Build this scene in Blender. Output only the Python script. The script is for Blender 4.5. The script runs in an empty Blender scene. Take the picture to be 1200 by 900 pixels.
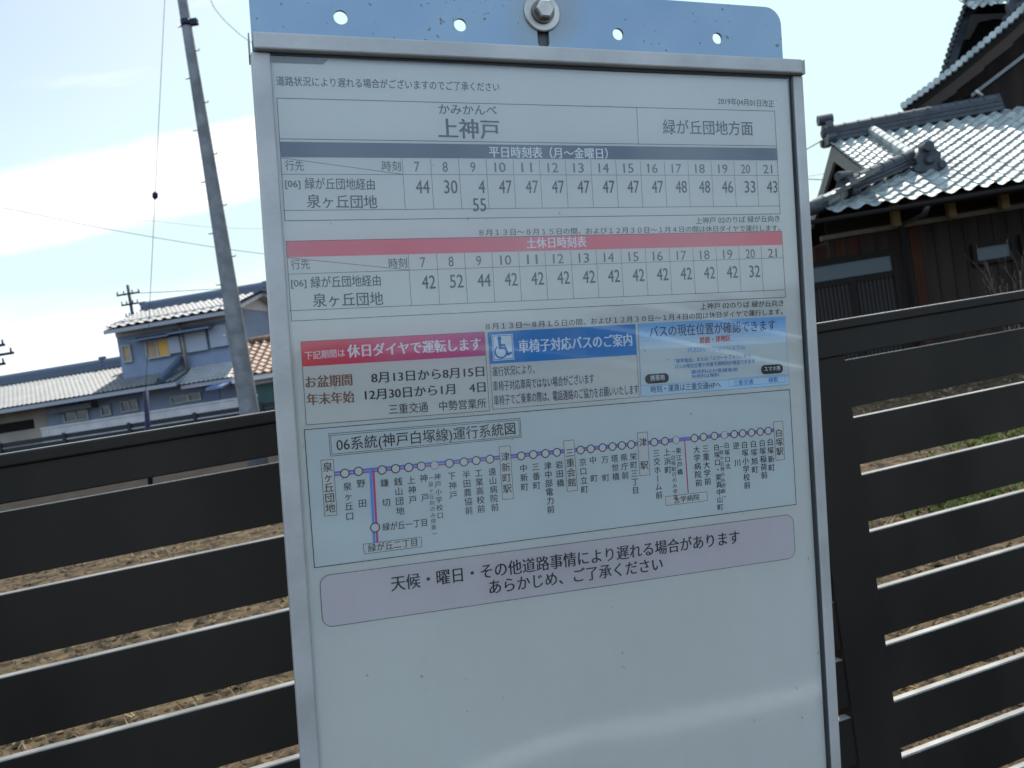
import bpy, bmesh, math, random
from mathutils import Vector, Matrix
random.seed(7)
R = math.radians
scene = bpy.context.scene
col = scene.collection

# ------------------------------------------------------------------ camera
H = 1.45                                   # camera height
F_PX = 1000.0                              # focal length in pixels of the 1200 px wide photo
ROLL, PITCH = R(8.8), R(1.7)
CAM = Vector((0, 0, H))
FWD = Vector((0, math.cos(PITCH), -math.sin(PITCH)))
UP0 = Vector((0, math.sin(PITCH), math.cos(PITCH)))
RIGHT = Vector((1, 0, 0)) * math.cos(ROLL) - UP0 * math.sin(ROLL)
UP = Vector((1, 0, 0)) * math.sin(ROLL) + UP0 * math.cos(ROLL)
cd = bpy.data.cameras.new('camera')
cam = bpy.data.objects.new('camera', cd); col.objects.link(cam)
m3 = Matrix((RIGHT, UP, -FWD)).transposed()
cam.matrix_world = Matrix.Translation(CAM) @ m3.to_4x4()
cd.sensor_width = 36.0; cd.lens = 30.0
cd.clip_start = 0.05; cd.clip_end = 3000
cd.dof.use_dof = True; cd.dof.focus_distance = 0.74; cd.dof.aperture_fstop = 18.0
scene.camera = cam

# ------------------------------------------------------------------ light
SUN_AZ, SUN_EL = R(16), R(52)
w = bpy.data.worlds.new('World'); scene.world = w; w.use_nodes = True
nt = w.node_tree; nt.nodes.clear()
def wn(t, **kw):
    n = nt.nodes.new(t)
    for k, v in kw.items(): setattr(n, k, v)
    return n
def wmath(op, a, b=None, c=None, clamp=False):
    n = wn('ShaderNodeMath', operation=op); n.use_clamp = clamp
    for i, x in enumerate((a, b, c)):
        if x is None: continue
        if isinstance(x, (int, float)): n.inputs[i].default_value = x
        else: nt.links.new(x, n.inputs[i])
    return n.outputs[0]
sky = wn('ShaderNodeTexSky', sky_type='NISHITA'); sky.sun_disc = False
sky.sun_elevation = SUN_EL; sky.sun_rotation = SUN_AZ
sky.air_density = 1.0; sky.dust_density = 1.2; sky.ozone_density = 1.0
tc = wn('ShaderNodeTexCoord'); sep = wn('ShaderNodeSeparateXYZ')
nt.links.new(tc.outputs['Generated'], sep.inputs[0])
X, Y, Z = sep.outputs
ysafe = wmath('MAXIMUM', Y, 0.05)
t_ = wmath('DIVIDE', X, ysafe); q_ = wmath('DIVIDE', Z, ysafe)
comb = wn('ShaderNodeCombineXYZ')
nt.links.new(wmath('MULTIPLY', t_, 2.2), comb.inputs[0]); nt.links.new(wmath('MULTIPLY', q_, 11.0), comb.inputs[1])
noi = wn('ShaderNodeTexNoise'); noi.inputs['Scale'].default_value = 1.3; noi.inputs['Detail'].default_value = 6; noi.inputs['Roughness'].default_value = 0.55
nt.links.new(comb.outputs[0], noi.inputs['Vector'])
nz = noi.outputs['Fac']
def smooth(x, a, b):
    n = wn('ShaderNodeMapRange', interpolation_type='SMOOTHSTEP'); n.inputs[1].default_value = a; n.inputs[2].default_value = b
    nt.links.new(x, n.inputs[0]); return n.outputs[0]
# a long flat streak of cloud rising gently to the right, and a soft bank low above the roofs
qc = wmath('MULTIPLY_ADD', t_, 0.05, 0.285)
dist = wmath('ABSOLUTE', wmath('SUBTRACT', wmath('MULTIPLY_ADD', nz, 0.05, q_), wmath('ADD', qc, 0.025)))
band = wmath('MULTIPLY', smooth(dist, 0.052, 0.030), smooth(t_, 0.12, -0.15))
lowq = wmath('MULTIPLY_ADD', nz, 0.16, q_)
low = wmath('MULTIPLY', wmath('MULTIPLY', smooth(lowq, 0.26, 0.14), 0.9), smooth(t_, 0.2, -0.1))
wisp = wmath('MULTIPLY', smooth(t_, 0.2, -0.2), smooth(wmath('MULTIPLY_ADD', nz, 1.0, wmath('MULTIPLY', q_, 0.35)), 0.68, 1.05))
haze_bank = wmath('MULTIPLY', smooth(q_, 0.16, 0.03), 0.9)
mask = wmath('MAXIMUM', wmath('MAXIMUM', wmath('MAXIMUM', band, low), wisp), haze_bank)
mask = wmath('MULTIPLY', mask, smooth(Y, 0.15, 0.5), clamp=True)
mix = wn('ShaderNodeMix', data_type='RGBA')
nt.links.new(mask, mix.inputs['Factor']); nt.links.new(sky.outputs[0], mix.inputs['A']); mix.inputs['B'].default_value = (4.4, 4.5, 4.6, 1)
bg = wn('ShaderNodeBackground'); bg.inputs['Strength'].default_value = 0.10
# added brighter fill in the sky behind the camera to light the board, and the pale cyan of the milky sky towards the sun
rear_fill = wn('ShaderNodeMix', data_type='RGBA'); rear_fill.inputs['B'].default_value = (5.2, 7.1, 9.5, 1)
vb = wmath('MULTIPLY', smooth(wmath('MULTIPLY', Y, -1.0), -0.05, 0.35), wmath('MULTIPLY_ADD', smooth(Z, 0.0, 0.5), 0.45, 0.45))
nt.links.new(vb, rear_fill.inputs['Factor']); nt.links.new(mix.outputs['Result'], rear_fill.inputs['A'])
cap = wn('ShaderNodeMix', data_type='RGBA', blend_type='DARKEN'); cap.inputs['Factor'].default_value = 1
sat = wn('ShaderNodeMix', data_type='RGBA', blend_type='MULTIPLY'); sat.inputs['Factor'].default_value = 1; sat.inputs['B'].default_value = (0.78, 0.71, 0.575, 1)
nt.links.new(sky.outputs[0], sat.inputs['A'])
nt.links.new(sat.outputs['Result'], cap.inputs['A']); cap.inputs['B'].default_value = (2.64, 3.45, 3.55, 1)
nt.links.new(cap.outputs['Result'], mix.inputs['A'])
nt.links.new(rear_fill.outputs['Result'], bg.inputs['Color'])
wo = wn('ShaderNodeOutputWorld'); nt.links.new(bg.outputs[0], wo.inputs['Surface'])
sl = bpy.data.lights.new('sun', 'SUN'); sl.energy = 2.4; sl.angle = R(0.5); sl.color = (1.0, 0.95, 0.87)
so = bpy.data.objects.new('sun', sl); col.objects.link(so)
sv = Vector((math.sin(SUN_AZ) * math.cos(SUN_EL), math.cos(SUN_AZ) * math.cos(SUN_EL), math.sin(SUN_EL)))
so.rotation_euler = sv.to_track_quat('Z', 'Y').to_euler(); so.location = (6, 20, 30)
scene.view_settings.view_transform = 'Standard'; scene.view_settings.look = 'None'
scene.view_settings.gamma = 1; scene.view_settings.exposure = 1.6
scene.view_settings.use_curve_mapping = False

# ------------------------------------------------------------------ helpers
def ray(px, py):
    return RIGHT * ((px - 600) / F_PX) + UP * ((450 - py) / F_PX) + FWD
def at(px, py, depth): return CAM + ray(px, py) * depth
def on_ground(px, py, z=0.0):
    d = ray(px, py); return CAM + d * ((z - H) / d.z)

class Fac:
    """a facade frame: a runs right along the wall, b runs away from the camera, z is up"""
    def __init__(s, px, py, depth, yaw):
        s.P = at(px, py, depth); s.A = Vector((math.cos(yaw), -math.sin(yaw), 0)); s.B = Vector((math.sin(yaw), math.cos(yaw), 0))
    def az(s, px, py, b=0.0):
        d = ray(px, py); o = s.P + s.B * b
        t = (o - CAM).dot(s.B) / d.dot(s.B); p = CAM + d * t
        return (p - s.P).dot(s.A), p.z
    def W(s, a, b, z):
        p = s.P + s.A * a + s.B * b; return Vector((p.x, p.y, z))

MATS = {}
def mat(name, color, rough=0.6, metal=0.0, var=0.0, scale=8.0, spec=0.5, bump=0.0, bscale=None, color2=None, stretch=None, detail=5):
    if name in MATS: return MATS[name]
    m = bpy.data.materials.new(name); m.use_nodes = True; n = m.node_tree; b = n.nodes['Principled BSDF']
    b.inputs['Base Color'].default_value = (*color, 1); b.inputs['Roughness'].default_value = rough
    b.inputs['Metallic'].default_value = metal; b.inputs['Specular IOR Level'].default_value = spec
    if var or bump or color2:
        tcn = n.nodes.new('ShaderNodeTexCoord'); mp = n.nodes.new('ShaderNodeMapping')
        if stretch: mp.inputs['Scale'].default_value = stretch
        n.links.new(tcn.outputs['Object'], mp.inputs['Vector'])
        no = n.nodes.new('ShaderNodeTexNoise'); no.inputs['Scale'].default_value = scale; no.inputs['Detail'].default_value = detail
        n.links.new(mp.outputs[0], no.inputs['Vector'])
        if var or color2:
            rp = n.nodes.new('ShaderNodeValToRGB')
            c2 = color2 or tuple(min(1, c * (1 + var)) for c in color)
            c1 = tuple(c * (1 - var) for c in color) if var else color
            rp.color_ramp.elements[0].color = (*c1, 1); rp.color_ramp.elements[1].color = (*c2, 1)
            rp.color_ramp.elements[0].position = 0.35; rp.color_ramp.elements[1].position = 0.66
            n.links.new(no.outputs['Fac'], rp.inputs[0]); n.links.new(rp.outputs[0], b.inputs['Base Color'])
        if bump:
            n2 = n.nodes.new('ShaderNodeTexNoise'); n2.inputs['Scale'].default_value = bscale or scale * 3; n2.inputs['Detail'].default_value = 4
            n.links.new(mp.outputs[0], n2.inputs['Vector'])
            bp_ = n.nodes.new('ShaderNodeBump'); bp_.inputs['Strength'].default_value = bump; bp_.inputs['Distance'].default_value = 0.02
            n.links.new(n2.outputs['Fac'], bp_.inputs['Height']); n.links.new(bp_.outputs[0], b.inputs['Normal'])
    MATS[name] = m; return m

class MB:
    def __init__(s): s.v = []; s.f = []; s.mi = []; s.sm = []
    def face(s, pts, m=0, smooth=False):
        i = len(s.v); s.v += [Vector(p) for p in pts]; s.f.append(tuple(range(i, i + len(pts)))); s.mi.append(m); s.sm.append(smooth)
    def add(s, verts, faces, m=0, smooth=False):
        i = len(s.v); s.v += [Vector(p) for p in verts]
        for f in faces: s.f.append(tuple(i + k for k in f)); s.mi.append(m); s.sm.append(smooth)
    def box8(s, c, m=0):
        s.add(c, [(0, 3, 2, 1), (4, 5, 6, 7), (0, 1, 5, 4), (1, 2, 6, 5), (2, 3, 7, 6), (3, 0, 4, 7)], m)
    def fbox(s, fr, a0, a1, b0, b1, z0, z1, m=0):
        s.box8([fr.W(a0, b0, z0), fr.W(a1, b0, z0), fr.W(a1, b1, z0), fr.W(a0, b1, z0),
                fr.W(a0, b0, z1), fr.W(a1, b0, z1), fr.W(a1, b1, z1), fr.W(a0, b1, z1)], m)
    def prism(s, poly, ext, m=0):
        n = len(poly); p = [Vector(x) for x in poly]; e = Vector(ext)
        s.add(p + [x + e for x in p], [tuple(range(n))[::-1], tuple(range(n, 2 * n))] + [(i, (i + 1) % n, n + (i + 1) % n, n + i) for i in range(n)], m)
    def tube(s, pts, rad, n=8, m=0, smooth=True, cap=True):
        pts = [Vector(p) for p in pts]
        if not isinstance(rad, (list, tuple)): rad = [rad] * len(pts)
        vs = []; ref = None
        for i, p in enumerate(pts):
            d = (pts[min(i + 1, len(pts) - 1)] - pts[max(i - 1, 0)]).normalized()
            if ref is None: ref = Vector((0, 0, 1)) if abs(d.z) < 0.9 else Vector((1, 0, 0))
            x = d.cross(ref).normalized(); y = d.cross(x).normalized(); ref = -y if False else ref
            for k in range(n):
                t = 2 * math.pi * k / n; vs.append(p + (x * math.cos(t) + y * math.sin(t)) * rad[i])
        fs = [(i * n + k, i * n + (k + 1) % n, (i + 1) * n + (k + 1) % n, (i + 1) * n + k) for i in range(len(pts) - 1) for k in range(n)]
        s.add(vs, fs, m, smooth)
        if cap:
            s.face(vs[:n][::-1], m); s.face(vs[-n:], m)
    def tiles(s, O, A, S, Wd, L, cw, cl, amp, step, k=6, m=0):
        """pantile slope: O eave corner, A along eave, S up slope"""
        n = A.cross(S).normalized()
        if n.z < 0: n = -n
        nc = max(1, round(Wd / cw)); cw = Wd / nc; nr = max(1, round(L / cl)); cl = L / nr
        us = [(i / k) * cw for i in range(nc * k + 1)]
        hs = [amp * (0.5 + 0.5 * math.cos(2 * math.pi * i / k)) ** 1.4 for i in range(nc * k + 1)]
        jit = [random.uniform(-.15, .15) * step for _ in range(nc + 1)]
        vs = []; rows = []
        for r in range(nr):
            rows += [(r * cl, step), ((r + 1) * cl, 0.0)]
        for sv_, hh in rows:
            for i, (u, h) in enumerate(zip(us, hs)):
                vs.append(O + A * u + S * sv_ + n * (h + hh + jit[i // k] * (hh > 0)))
        c = len(us)
        fs = [(r * c + i, r * c + i + 1, (r + 1) * c + i + 1, (r + 1) * c + i) for r in range(len(rows) - 1) for i in range(c - 1)]
        s.add(vs, fs, m, False)
    def build(s, name, mats, parent=None, bevel=0.0):
        me = bpy.data.meshes.new(name)
        off = Vector((0, 0, 0)); p = parent
        while p is not None: off += Vector(p.location); p = p.parent
        me.from_pydata([tuple(v - off) for v in s.v], [], s.f)
        for m_ in (mats if isinstance(mats, (list, tuple)) else [mats]): me.materials.append(m_)
        me.polygons.foreach_set('material_index', s.mi); me.polygons.foreach_set('use_smooth', s.sm)
        bm = bmesh.new(); bm.from_mesh(me)
        if len(bm.verts) < 200000:
            bmesh.ops.remove_doubles(bm, verts=bm.verts, dist=1e-6)
        if bevel:
            bmesh.ops.recalc_face_normals(bm, faces=bm.faces)
            es = [e for e in bm.edges if len(e.link_faces) == 2 and e.calc_face_angle(0) > 0.6]
            bmesh.ops.bevel(bm, geom=es, offset=bevel, segments=2, affect='EDGES', profile=0.5)
        bm.to_mesh(me); bm.free(); me.update()
        o = bpy.data.objects.new(name, me); col.objects.link(o)
        if parent: o.parent = parent
        return o

def thing(name, label, cat, loc, group=None):
    o = bpy.data.objects.new(name, None); o.empty_display_size = 0.2; col.objects.link(o); o.location = loc
    o['label'] = label; o['category'] = cat
    if group: o['group'] = group
    return o
def tag(o, label, cat, group=None):
    o['label'] = label; o['category'] = cat
    if group: o['group'] = group
    return o
def struct(o): o['kind'] = 'structure'; return o

# ------------------------------------------------------------------ materials
M_ground = mat('dry_field_soil', (0.018, 0.0125, 0.0075), 0.95, color2=(0.105, 0.073, 0.040), scale=6.5, bump=0.9, bscale=40, spec=0.1, detail=9)
M_clod = mat('soil_clod', (0.028, 0.020, 0.012), 0.95, color2=(0.14, 0.098, 0.06), scale=9, spec=0.1)
M_straw = mat('dead_grass', (0.09, 0.065, 0.03), 0.9, color2=(0.24, 0.18, 0.095), scale=5, spec=0.1)
M_weed = mat('green_weeds', (0.07, 0.085, 0.018), 0.8, color2=(0.13, 0.14, 0.035), scale=5, spec=0.2)
M_asphalt = mat('asphalt', (0.045, 0.045, 0.047), 0.9, var=0.25, scale=60, bump=0.3, bscale=200)
M_concrete = mat('paving_concrete', (0.28, 0.27, 0.25), 0.9, var=0.15, scale=12, bump=0.2, bscale=80)
M_whiteline = mat('road_paint', (0.42, 0.42, 0.41), 0.7, var=0.2, scale=20)
M_fence = mat('dark_bronze_aluminium', (0.0125, 0.0098, 0.0075), 0.45, var=0.3, scale=4, spec=0.13, stretch=(1, 1, .5), bump=0.02, bscale=300)
M_fencetop = mat('sunlit_fence_top', (0.15, 0.146, 0.138), 0.48, var=0.45, scale=11, spec=0.6)  # upper faces coloured paler to stand in for sun and sky glare
M_alu = mat('aluminium_frame', (0.29, 0.275, 0.26), 0.48, metal=0.3, var=0.12, scale=20, bump=0.03, bscale=200)
M_gasket_shade = mat('black_gasket_and_shade', (0.015, 0.015, 0.016), 0.5)  # also colours the painted shade under the board's top rail
M_steel = mat('steel_bolt', (0.32, 0.30, 0.27), 0.4, metal=0.8, var=0.2, scale=60)
M_back = mat('backing_sheet', (0.45, 0.46, 0.47), 0.5)
M_paper = mat('paper', (0.625, 0.60, 0.56), 0.75, color2=(0.665, 0.64, 0.595), scale=5, spec=0.2)
M_paper2 = mat('route_map_paper', (0.575, 0.60, 0.59), 0.75, color2=(0.61, 0.63, 0.615), scale=6, spec=0.2)
M_ink = mat('black_ink', (0.03, 0.033, 0.04), 0.7, spec=0.2)
M_inkgrey = mat('grey_ink', (0.10, 0.105, 0.115), 0.7, spec=0.2)
M_inknavy = mat('navy_ink', (0.05, 0.065, 0.13), 0.7, spec=0.2)
M_inkblue = mat('blue_ink', (0.010, 0.21, 0.52), 0.7, spec=0.2)
M_inkcyan = mat('cyan_ink', (0.10, 0.38, 0.72), 0.7, spec=0.2)
M_inkred = mat('red_ink', (0.55, 0.06, 0.05), 0.7, spec=0.2)
M_inkbrown = mat('brown_ink', (0.24, 0.10, 0.055), 0.7, spec=0.2)
M_pink = mat('pink_band', (0.74, 0.10, 0.15), 0.7, spec=0.2)
M_navyband = mat('slate_band', (0.06, 0.085, 0.14), 0.7, spec=0.2)
M_magenta = mat('magenta_ink', (0.62, 0.07, 0.22), 0.7, spec=0.2)
M_violet = mat('violet_ink', (0.18, 0.16, 0.55), 0.7, spec=0.2)
M_lav = mat('lavender_paper', (0.585, 0.51, 0.525), 0.75, color2=(0.62, 0.545, 0.555), scale=6, spec=0.2)
M_whiteink = mat('white_print', (0.78, 0.79, 0.8), 0.7, spec=0.2)
M_mark = mat('faint_mark', (0.55, 0.57, 0.58), 0.7, spec=0.2)

# header plate: blue-grey painted metal with rust specks
def header_mat():
    m = bpy.data.materials.new('blue_grey_plate'); m.use_nodes = True; n = m.node_tree; b = n.nodes['Principled BSDF']
    b.inputs['Roughness'].default_value = 0.45; b.inputs['Metallic'].default_value = 0.25
    t = n.nodes.new('ShaderNodeTexCoord')
    a = n.nodes.new('ShaderNodeTexNoise'); a.inputs['Scale'].default_value = 230; a.inputs['Detail'].default_value = 2
    c = n.nodes.new('ShaderNodeTexNoise'); c.inputs['Scale'].default_value = 14; c.inputs['Detail'].default_value = 3
    for x in (a, c): n.links.new(t.outputs['Object'], x.inputs['Vector'])
    mu = n.nodes.new('ShaderNodeMath'); mu.operation = 'MULTIPLY_ADD'; mu.inputs[1].default_value = 0.35
    n.links.new(c.outputs['Fac'], mu.inputs[0]); n.links.new(a.outputs['Fac'], mu.inputs[2])
    r = n.nodes.new('ShaderNodeValToRGB'); e = r.color_ramp.elements
    e[0].position = 0.86; e[0].color = (0.165, 0.235, 0.31, 1); e[1].position = 0.92; e[1].color = (0.10, 0.085, 0.085, 1)
    n.links.new(mu.outputs[0], r.inputs[0])
    st = n.nodes.new('ShaderNodeValToRGB'); s = st.color_ramp.elements
    s[0].position = 0.3; s[0].color = (0.86, 0.88, 0.92, 1); s[1].position = 0.7; s[1].color = (1.08, 1.06, 1.0, 1)
    n.links.new(c.outputs['Fac'], st.inputs[0])
    mx = n.nodes.new('ShaderNodeMix'); mx.data_type = 'RGBA'; mx.blend_type = 'MULTIPLY'; mx.inputs['Factor'].default_value = 1
    n.links.new(r.outputs[0], mx.inputs['A']); n.links.new(st.outputs[0], mx.inputs['B'])
    vm = n.nodes.new('ShaderNodeVectorMath'); vm.operation = 'DISTANCE'; vm.name = 'bolt_distance'; n.links.new(t.outputs['Object'], vm.inputs[0])
    rr = n.nodes.new('ShaderNodeMath'); rr.operation = 'MULTIPLY_ADD'; rr.inputs[1].default_value = 0.05; n.links.new(c.outputs['Fac'], rr.inputs[0]); n.links.new(vm.outputs['Value'], rr.inputs[2])
    mr = n.nodes.new('ShaderNodeMapRange'); mr.interpolation_type = 'SMOOTHSTEP'; n.links.new(rr.outputs[0], mr.inputs[0])
    for k, v in enumerate((0.040, 0.062, 0.45, 0.0)): mr.inputs[k + 1].default_value = v
    m3_ = n.nodes.new('ShaderNodeMix'); m3_.data_type = 'RGBA'; n.links.new(mr.outputs[0], m3_.inputs['Factor']); n.links.new(mx.outputs['Result'], m3_.inputs['A']); m3_.inputs['B'].default_value = (.19, .18, .14, 1)
    n.links.new(m3_.outputs['Result'], b.inputs['Base Color'])
    return m
M_header = header_mat()

def film_mat():
    m = bpy.data.materials.new('clear_plastic_film'); m.use_nodes = True; n = m.node_tree
    for x in list(n.nodes):
        if x.type != 'OUTPUT_MATERIAL': n.nodes.remove(x)
    out = [x for x in n.nodes if x.type == 'OUTPUT_MATERIAL'][0]
    tr = n.nodes.new('ShaderNodeBsdfTransparent'); tr.inputs[0].default_value = (0.965, 0.985, 0.99, 1)
    gl = n.nodes.new('ShaderNodeBsdfGlossy'); gl.inputs['Roughness'].default_value = 0.06; gl.inputs['Color'].default_value = (1, 1, 1, 1)
    fr = n.nodes.new('ShaderNodeFresnel'); fr.inputs['IOR'].default_value = 1.62
    mx = n.nodes.new('ShaderNodeMixShader')
    n.links.new(fr.outputs[0], mx.inputs[0]); n.links.new(tr.outputs[0], mx.inputs[1]); n.links.new(gl.outputs[0], mx.inputs[2])
    tcn = n.nodes.new('ShaderNodeTexCoord'); mp = n.nodes.new('ShaderNodeMapping'); mp.inputs['Scale'].default_value = (1, 1, .35)
    n.links.new(tcn.outputs['Object'], mp.inputs[0])
    a = n.nodes.new('ShaderNodeTexNoise'); a.inputs['Scale'].default_value = 16; a.inputs['Detail'].default_value = 5
    c = n.nodes.new('ShaderNodeTexNoise'); c.inputs['Scale'].default_value = 170; c.inputs['Detail'].default_value = 1
    n.links.new(mp.outputs[0], a.inputs['Vector']); n.links.new(tcn.outputs['Object'], c.inputs['Vector'])
    def rng(x, p, q, lo, hi):
        r = n.nodes.new('ShaderNodeMapRange'); n.links.new(x, r.inputs[0])
        for k, v in enumerate((p, q, lo, hi)): r.inputs[k + 1].default_value = v
        return r.outputs[0]
    ad = n.nodes.new('ShaderNodeMath'); ad.operation = 'ADD'
    n.links.new(rng(a.outputs['Fac'], .42, .68, 0.0, 0.07), ad.inputs[0])
    sp_ = n.nodes.new('ShaderNodeMath'); sp_.operation = 'MULTIPLY'
    n.links.new(rng(c.outputs['Fac'], .772, .81, 0.0, 0.4), sp_.inputs[0]); n.links.new(rng(a.outputs['Fac'], .40, .55, 0.0, 1.0), sp_.inputs[1])
    n.links.new(sp_.outputs[0], ad.inputs[1])
    df = n.nodes.new('ShaderNodeBsdfDiffuse')
    dc = n.nodes.new('ShaderNodeMix'); dc.data_type = 'RGBA'; dc.inputs['A'].default_value = (.62, .61, .58, 1); dc.inputs['B'].default_value = (.07, .06, .05, 1)
    n.links.new(rng(c.outputs['Fac'], .70, .76, 0, 1), dc.inputs['Factor']); n.links.new(dc.outputs['Result'], df.inputs[0])
    m2 = n.nodes.new('ShaderNodeMixShader'); n.links.new(ad.outputs[0], m2.inputs[0]); n.links.new(tr.outputs[0], m2.inputs[1]); n.links.new(df.outputs[0], m2.inputs[2])
    n.links.new(m2.outputs[0], mx.inputs[1])
    n.links.new(mx.outputs[0], out.inputs['Surface'])
    return m
M_film = film_mat()

# ------------------------------------------------------------------ setting: ground, pavement, road
FD = (RIGHT * 2883 + UP * 481 + FWD * 1000).normalized()         # fence direction
FD = Vector((FD.x, FD.y, 0)).normalized(); FN = Vector((FD.y, -FD.x, 0))   # FN: towards the camera side
if FN.y > 0: FN = -FN
P_SLAT = 0.12
def fence_plane_point(px, py, P0):
    d = ray(px, py); t = (P0 - CAM).dot(FN) / d.dot(FN); return CAM + d * t
FZ0 = 1.255
FP0 = at(0, 601, FZ0)                                             # front top edge of the first slat at the photo's left edge
g = MB(); S_ = 900
g.face([(-S_, -S_, 0), (S_, -S_, 0), (S_, S_, 0), (-S_, S_, 0)])
struct(g.build('ground', M_ground))
def strip(name, m, o0, o1, z, t0=-90, t1=90, th=None):
    b = MB(); base = Vector((FP0.x, FP0.y, 0))
    pts = [base + FD * t0 + FN * o0, base + FD * t1 + FN * o0, base + FD * t1 + FN * o1, base + FD * t0 + FN * o1]
    if th: b.prism([p + Vector((0, 0, z - th)) for p in pts], (0, 0, th))
    else: b.face([p + Vector((0, 0, z)) for p in pts])
    return struct(b.build(name, m))
strip('pavement', M_asphalt, -0.12, 2.6, 0.012, th=0.008)
strip('road', M_asphalt, 2.6, 9.5, 0.004)
strip('road_edge_line', M_whiteline, 2.84, 2.96, 0.008)
strip('lane', mat('lane_gravel', (0.022, 0.019, 0.016), 0.95, spec=0.04, var=0.3, scale=3, bump=0.3, bscale=40), -26, -13.4, 0.006)

# ------------------------------------------------------------------ text
TXT = {}
def text_mesh(s):
    if s in TXT: return TXT[s]
    cu = bpy.data.curves.new('t', 'FONT'); cu.body = s; cu.size = 1.0; cu.resolution_u = 3
    o = bpy.data.objects.new('t', cu)
    me = o.to_mesh()
    vs = [v.co.copy() for v in me.vertices]; fs = [tuple(p.vertices) for p in me.polygons]
    o.to_mesh_clear(); bpy.data.objects.remove(o); bpy.data.curves.remove(cu)
    n = len(vs); e = 0.010                                    # second impression, a hair to the side: a heavier printed stroke
    vs = [Vector((v.x - e, v.y - e * .4, 0)) for v in vs] + [Vector((v.x + e, v.y + e * .4, 0.00002)) for v in vs]
    fs = fs + [tuple(i + n for i in f) for f in fs]
    TXT[s] = (vs, fs); return TXT[s]

# ------------------------------------------------------------------ bus stop board
BU = (RIGHT * 3260 + UP * 242 + FWD * 1000).normalized()
bv = (RIGHT * 2843 - UP * 46615 + FWD * 1000).normalized()
bv2 = (bv - BU * bv.dot(BU)).normalized(); BV = (bv2 + bv.normalized()).normalized(); BU = (BU - BV * BU.dot(BV)).normalized()                         # down the board
BN = BU.cross(BV).normalized()
if BN.dot(FWD) > 0: BN = -BN                                      # towards the camera
def bray(px, py, h=0.0):
    d = ray(px, py); t = (BO + BN * h - CAM).dot(BN) / d.dot(BN); p = CAM + d * t
    q = p - BO; return q.dot(BU), q.dot(BV)
BO = at(617, 480, 1.0)
wd = bray(960, 480)[0] - bray(322, 480)[0]
BO = at(617, 480, 0.45 / wd)
def B3(u, v, h=0.0): return BO + BU * u + BV * v + BN * h
def bp(p, h=0.0): return Vector(bray(p[0], p[1], h))

board_loc = Vector((BO.x, BO.y, 0.02))
board = thing('bus_stop_board', 'crooked aluminium bus stop board with printed timetables under clear film and punched blue-grey header', 'bus stop sign', board_loc)

def hand(mb, pts_uv, h0, h1, m=0):
    mb.prism([B3(u, v, h0) for u, v in pts_uv], BN * (h1 - h0), m)
def quad_px(mb, pts, h, m=0):
    mb.face([B3(*bp(p), h) for p in pts], m)
def line_px(mb, p, q, h, wmm=0.35, m=0):
    a, b = bp(p), bp(q); d = (b - a).normalized(); n = Vector((-d.y, d.x)) * wmm * 0.0005
    e = d * wmm * 0.0005; a = a - e; b = b + e
    mb.face([B3(*(a + n), h), B3(*(b + n), h), B3(*(b - n), h), B3(*(a - n), h)], m)
def frame_px(mb, c, h, wmm=0.35, m=0):
    for i in range(4): line_px(mb, c[i], c[(i + 1) % 4], h, wmm, m)
def vscale(x, y): return (bp((x, y + 1)) - bp((x, y))).y
def text_px(mb, s, p, q, hpx, h, m=0, kind='cjk', bold=0.0, tilt=True):
    """fit string between left-middle p and right-middle q, glyph height hpx pixels"""
    vs, fs = text_mesh(s)
    if not vs: return
    x0 = min(v.x for v in vs); x1 = max(v.x for v in vs)
    a, b = bp(p), bp(q); L = (b - a).length; d = (b - a).normalized() if tilt else Vector((1, 0)); n = Vector((-d.y, d.x))
    hh = hpx * vscale((p[0] + q[0]) / 2, (p[1] + q[1]) / 2)
    em = hh / (0.90 if kind == 'cjk' else 0.72); yc = 0.36 if kind == 'cjk' else 0.345
    sx = L / (x1 - x0)
    offs = [0.0] if not bold else [-bold / 2, bold / 2]
    for k, of in enumerate(offs):
        out = []
        for v in vs:
            pu = a + d * ((v.x - x0) * sx + of * 0.001) - n * ((v.y - yc) * em)
            out.append(B3(pu.x, pu.y, h + 0.00001 * k + v.z))
        mb.add(out, fs, m)
def glyph_uv(mb, ch, c, em, h, m=0, rot=False):
    vs, fs = text_mesh(ch)
    if not vs: return
    x0 = min(v.x for v in vs); x1 = max(v.x for v in vs); xc = (x0 + x1) / 2
    if rot: mb.add([B3(c.x - (v.y - 0.36) * em, c.y + (v.x - xc) * em, h + v.z) for v in vs], [f[::-1] for f in fs], m)
    else: mb.add([B3(c.x + (v.x - xc) * em, c.y - (v.y - 0.36) * em, h + v.z) for v in vs], fs, m)
def vert_px(mb, s, top, em_mm, pitch_mm, h, m=0):
    c = bp(top)
    for ch in s:
        if ch not in ' 　':
            glyph_uv(mb, ch, c, em_mm * 0.001, h, m, rot=ch in 'ー（）()')
        c = c + Vector((0, pitch_mm * 0.001))
def ring_uv(mb, c, r0, r1, h, m=0, n=20, dash=False):
    for k in range(n):
        if dash and k % 2: continue
        t0, t1 = 2 * math.pi * k / n, 2 * math.pi * (k + 1) / n
        P = lambda r, t: B3(c.x + r * math.cos(t), c.y + r * math.sin(t), h)
        mb.face([P(r0, t0), P(r1, t0), P(r1, t1), P(r0, t1)], m)
def disc_uv(mb, c, r, h, m=0, n=20):
    mb.face([B3(c.x + r * math.cos(-2 * math.pi * k / n), c.y + r * math.sin(-2 * math.pi * k / n), h) for k in range(n)], m)

# board extents in board coordinates (u right, v down)
uL = bp((294, 65)).x; uLi = bp((316.5, 65)).x; uR = bp((936.3, 88)).x; uRi = bp((924.8, 90)).x
vT = bp((298, 43)).y; vTb = bp((298, 63.5)).y; vB = bp((620, 900)).y + 0.13
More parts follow.
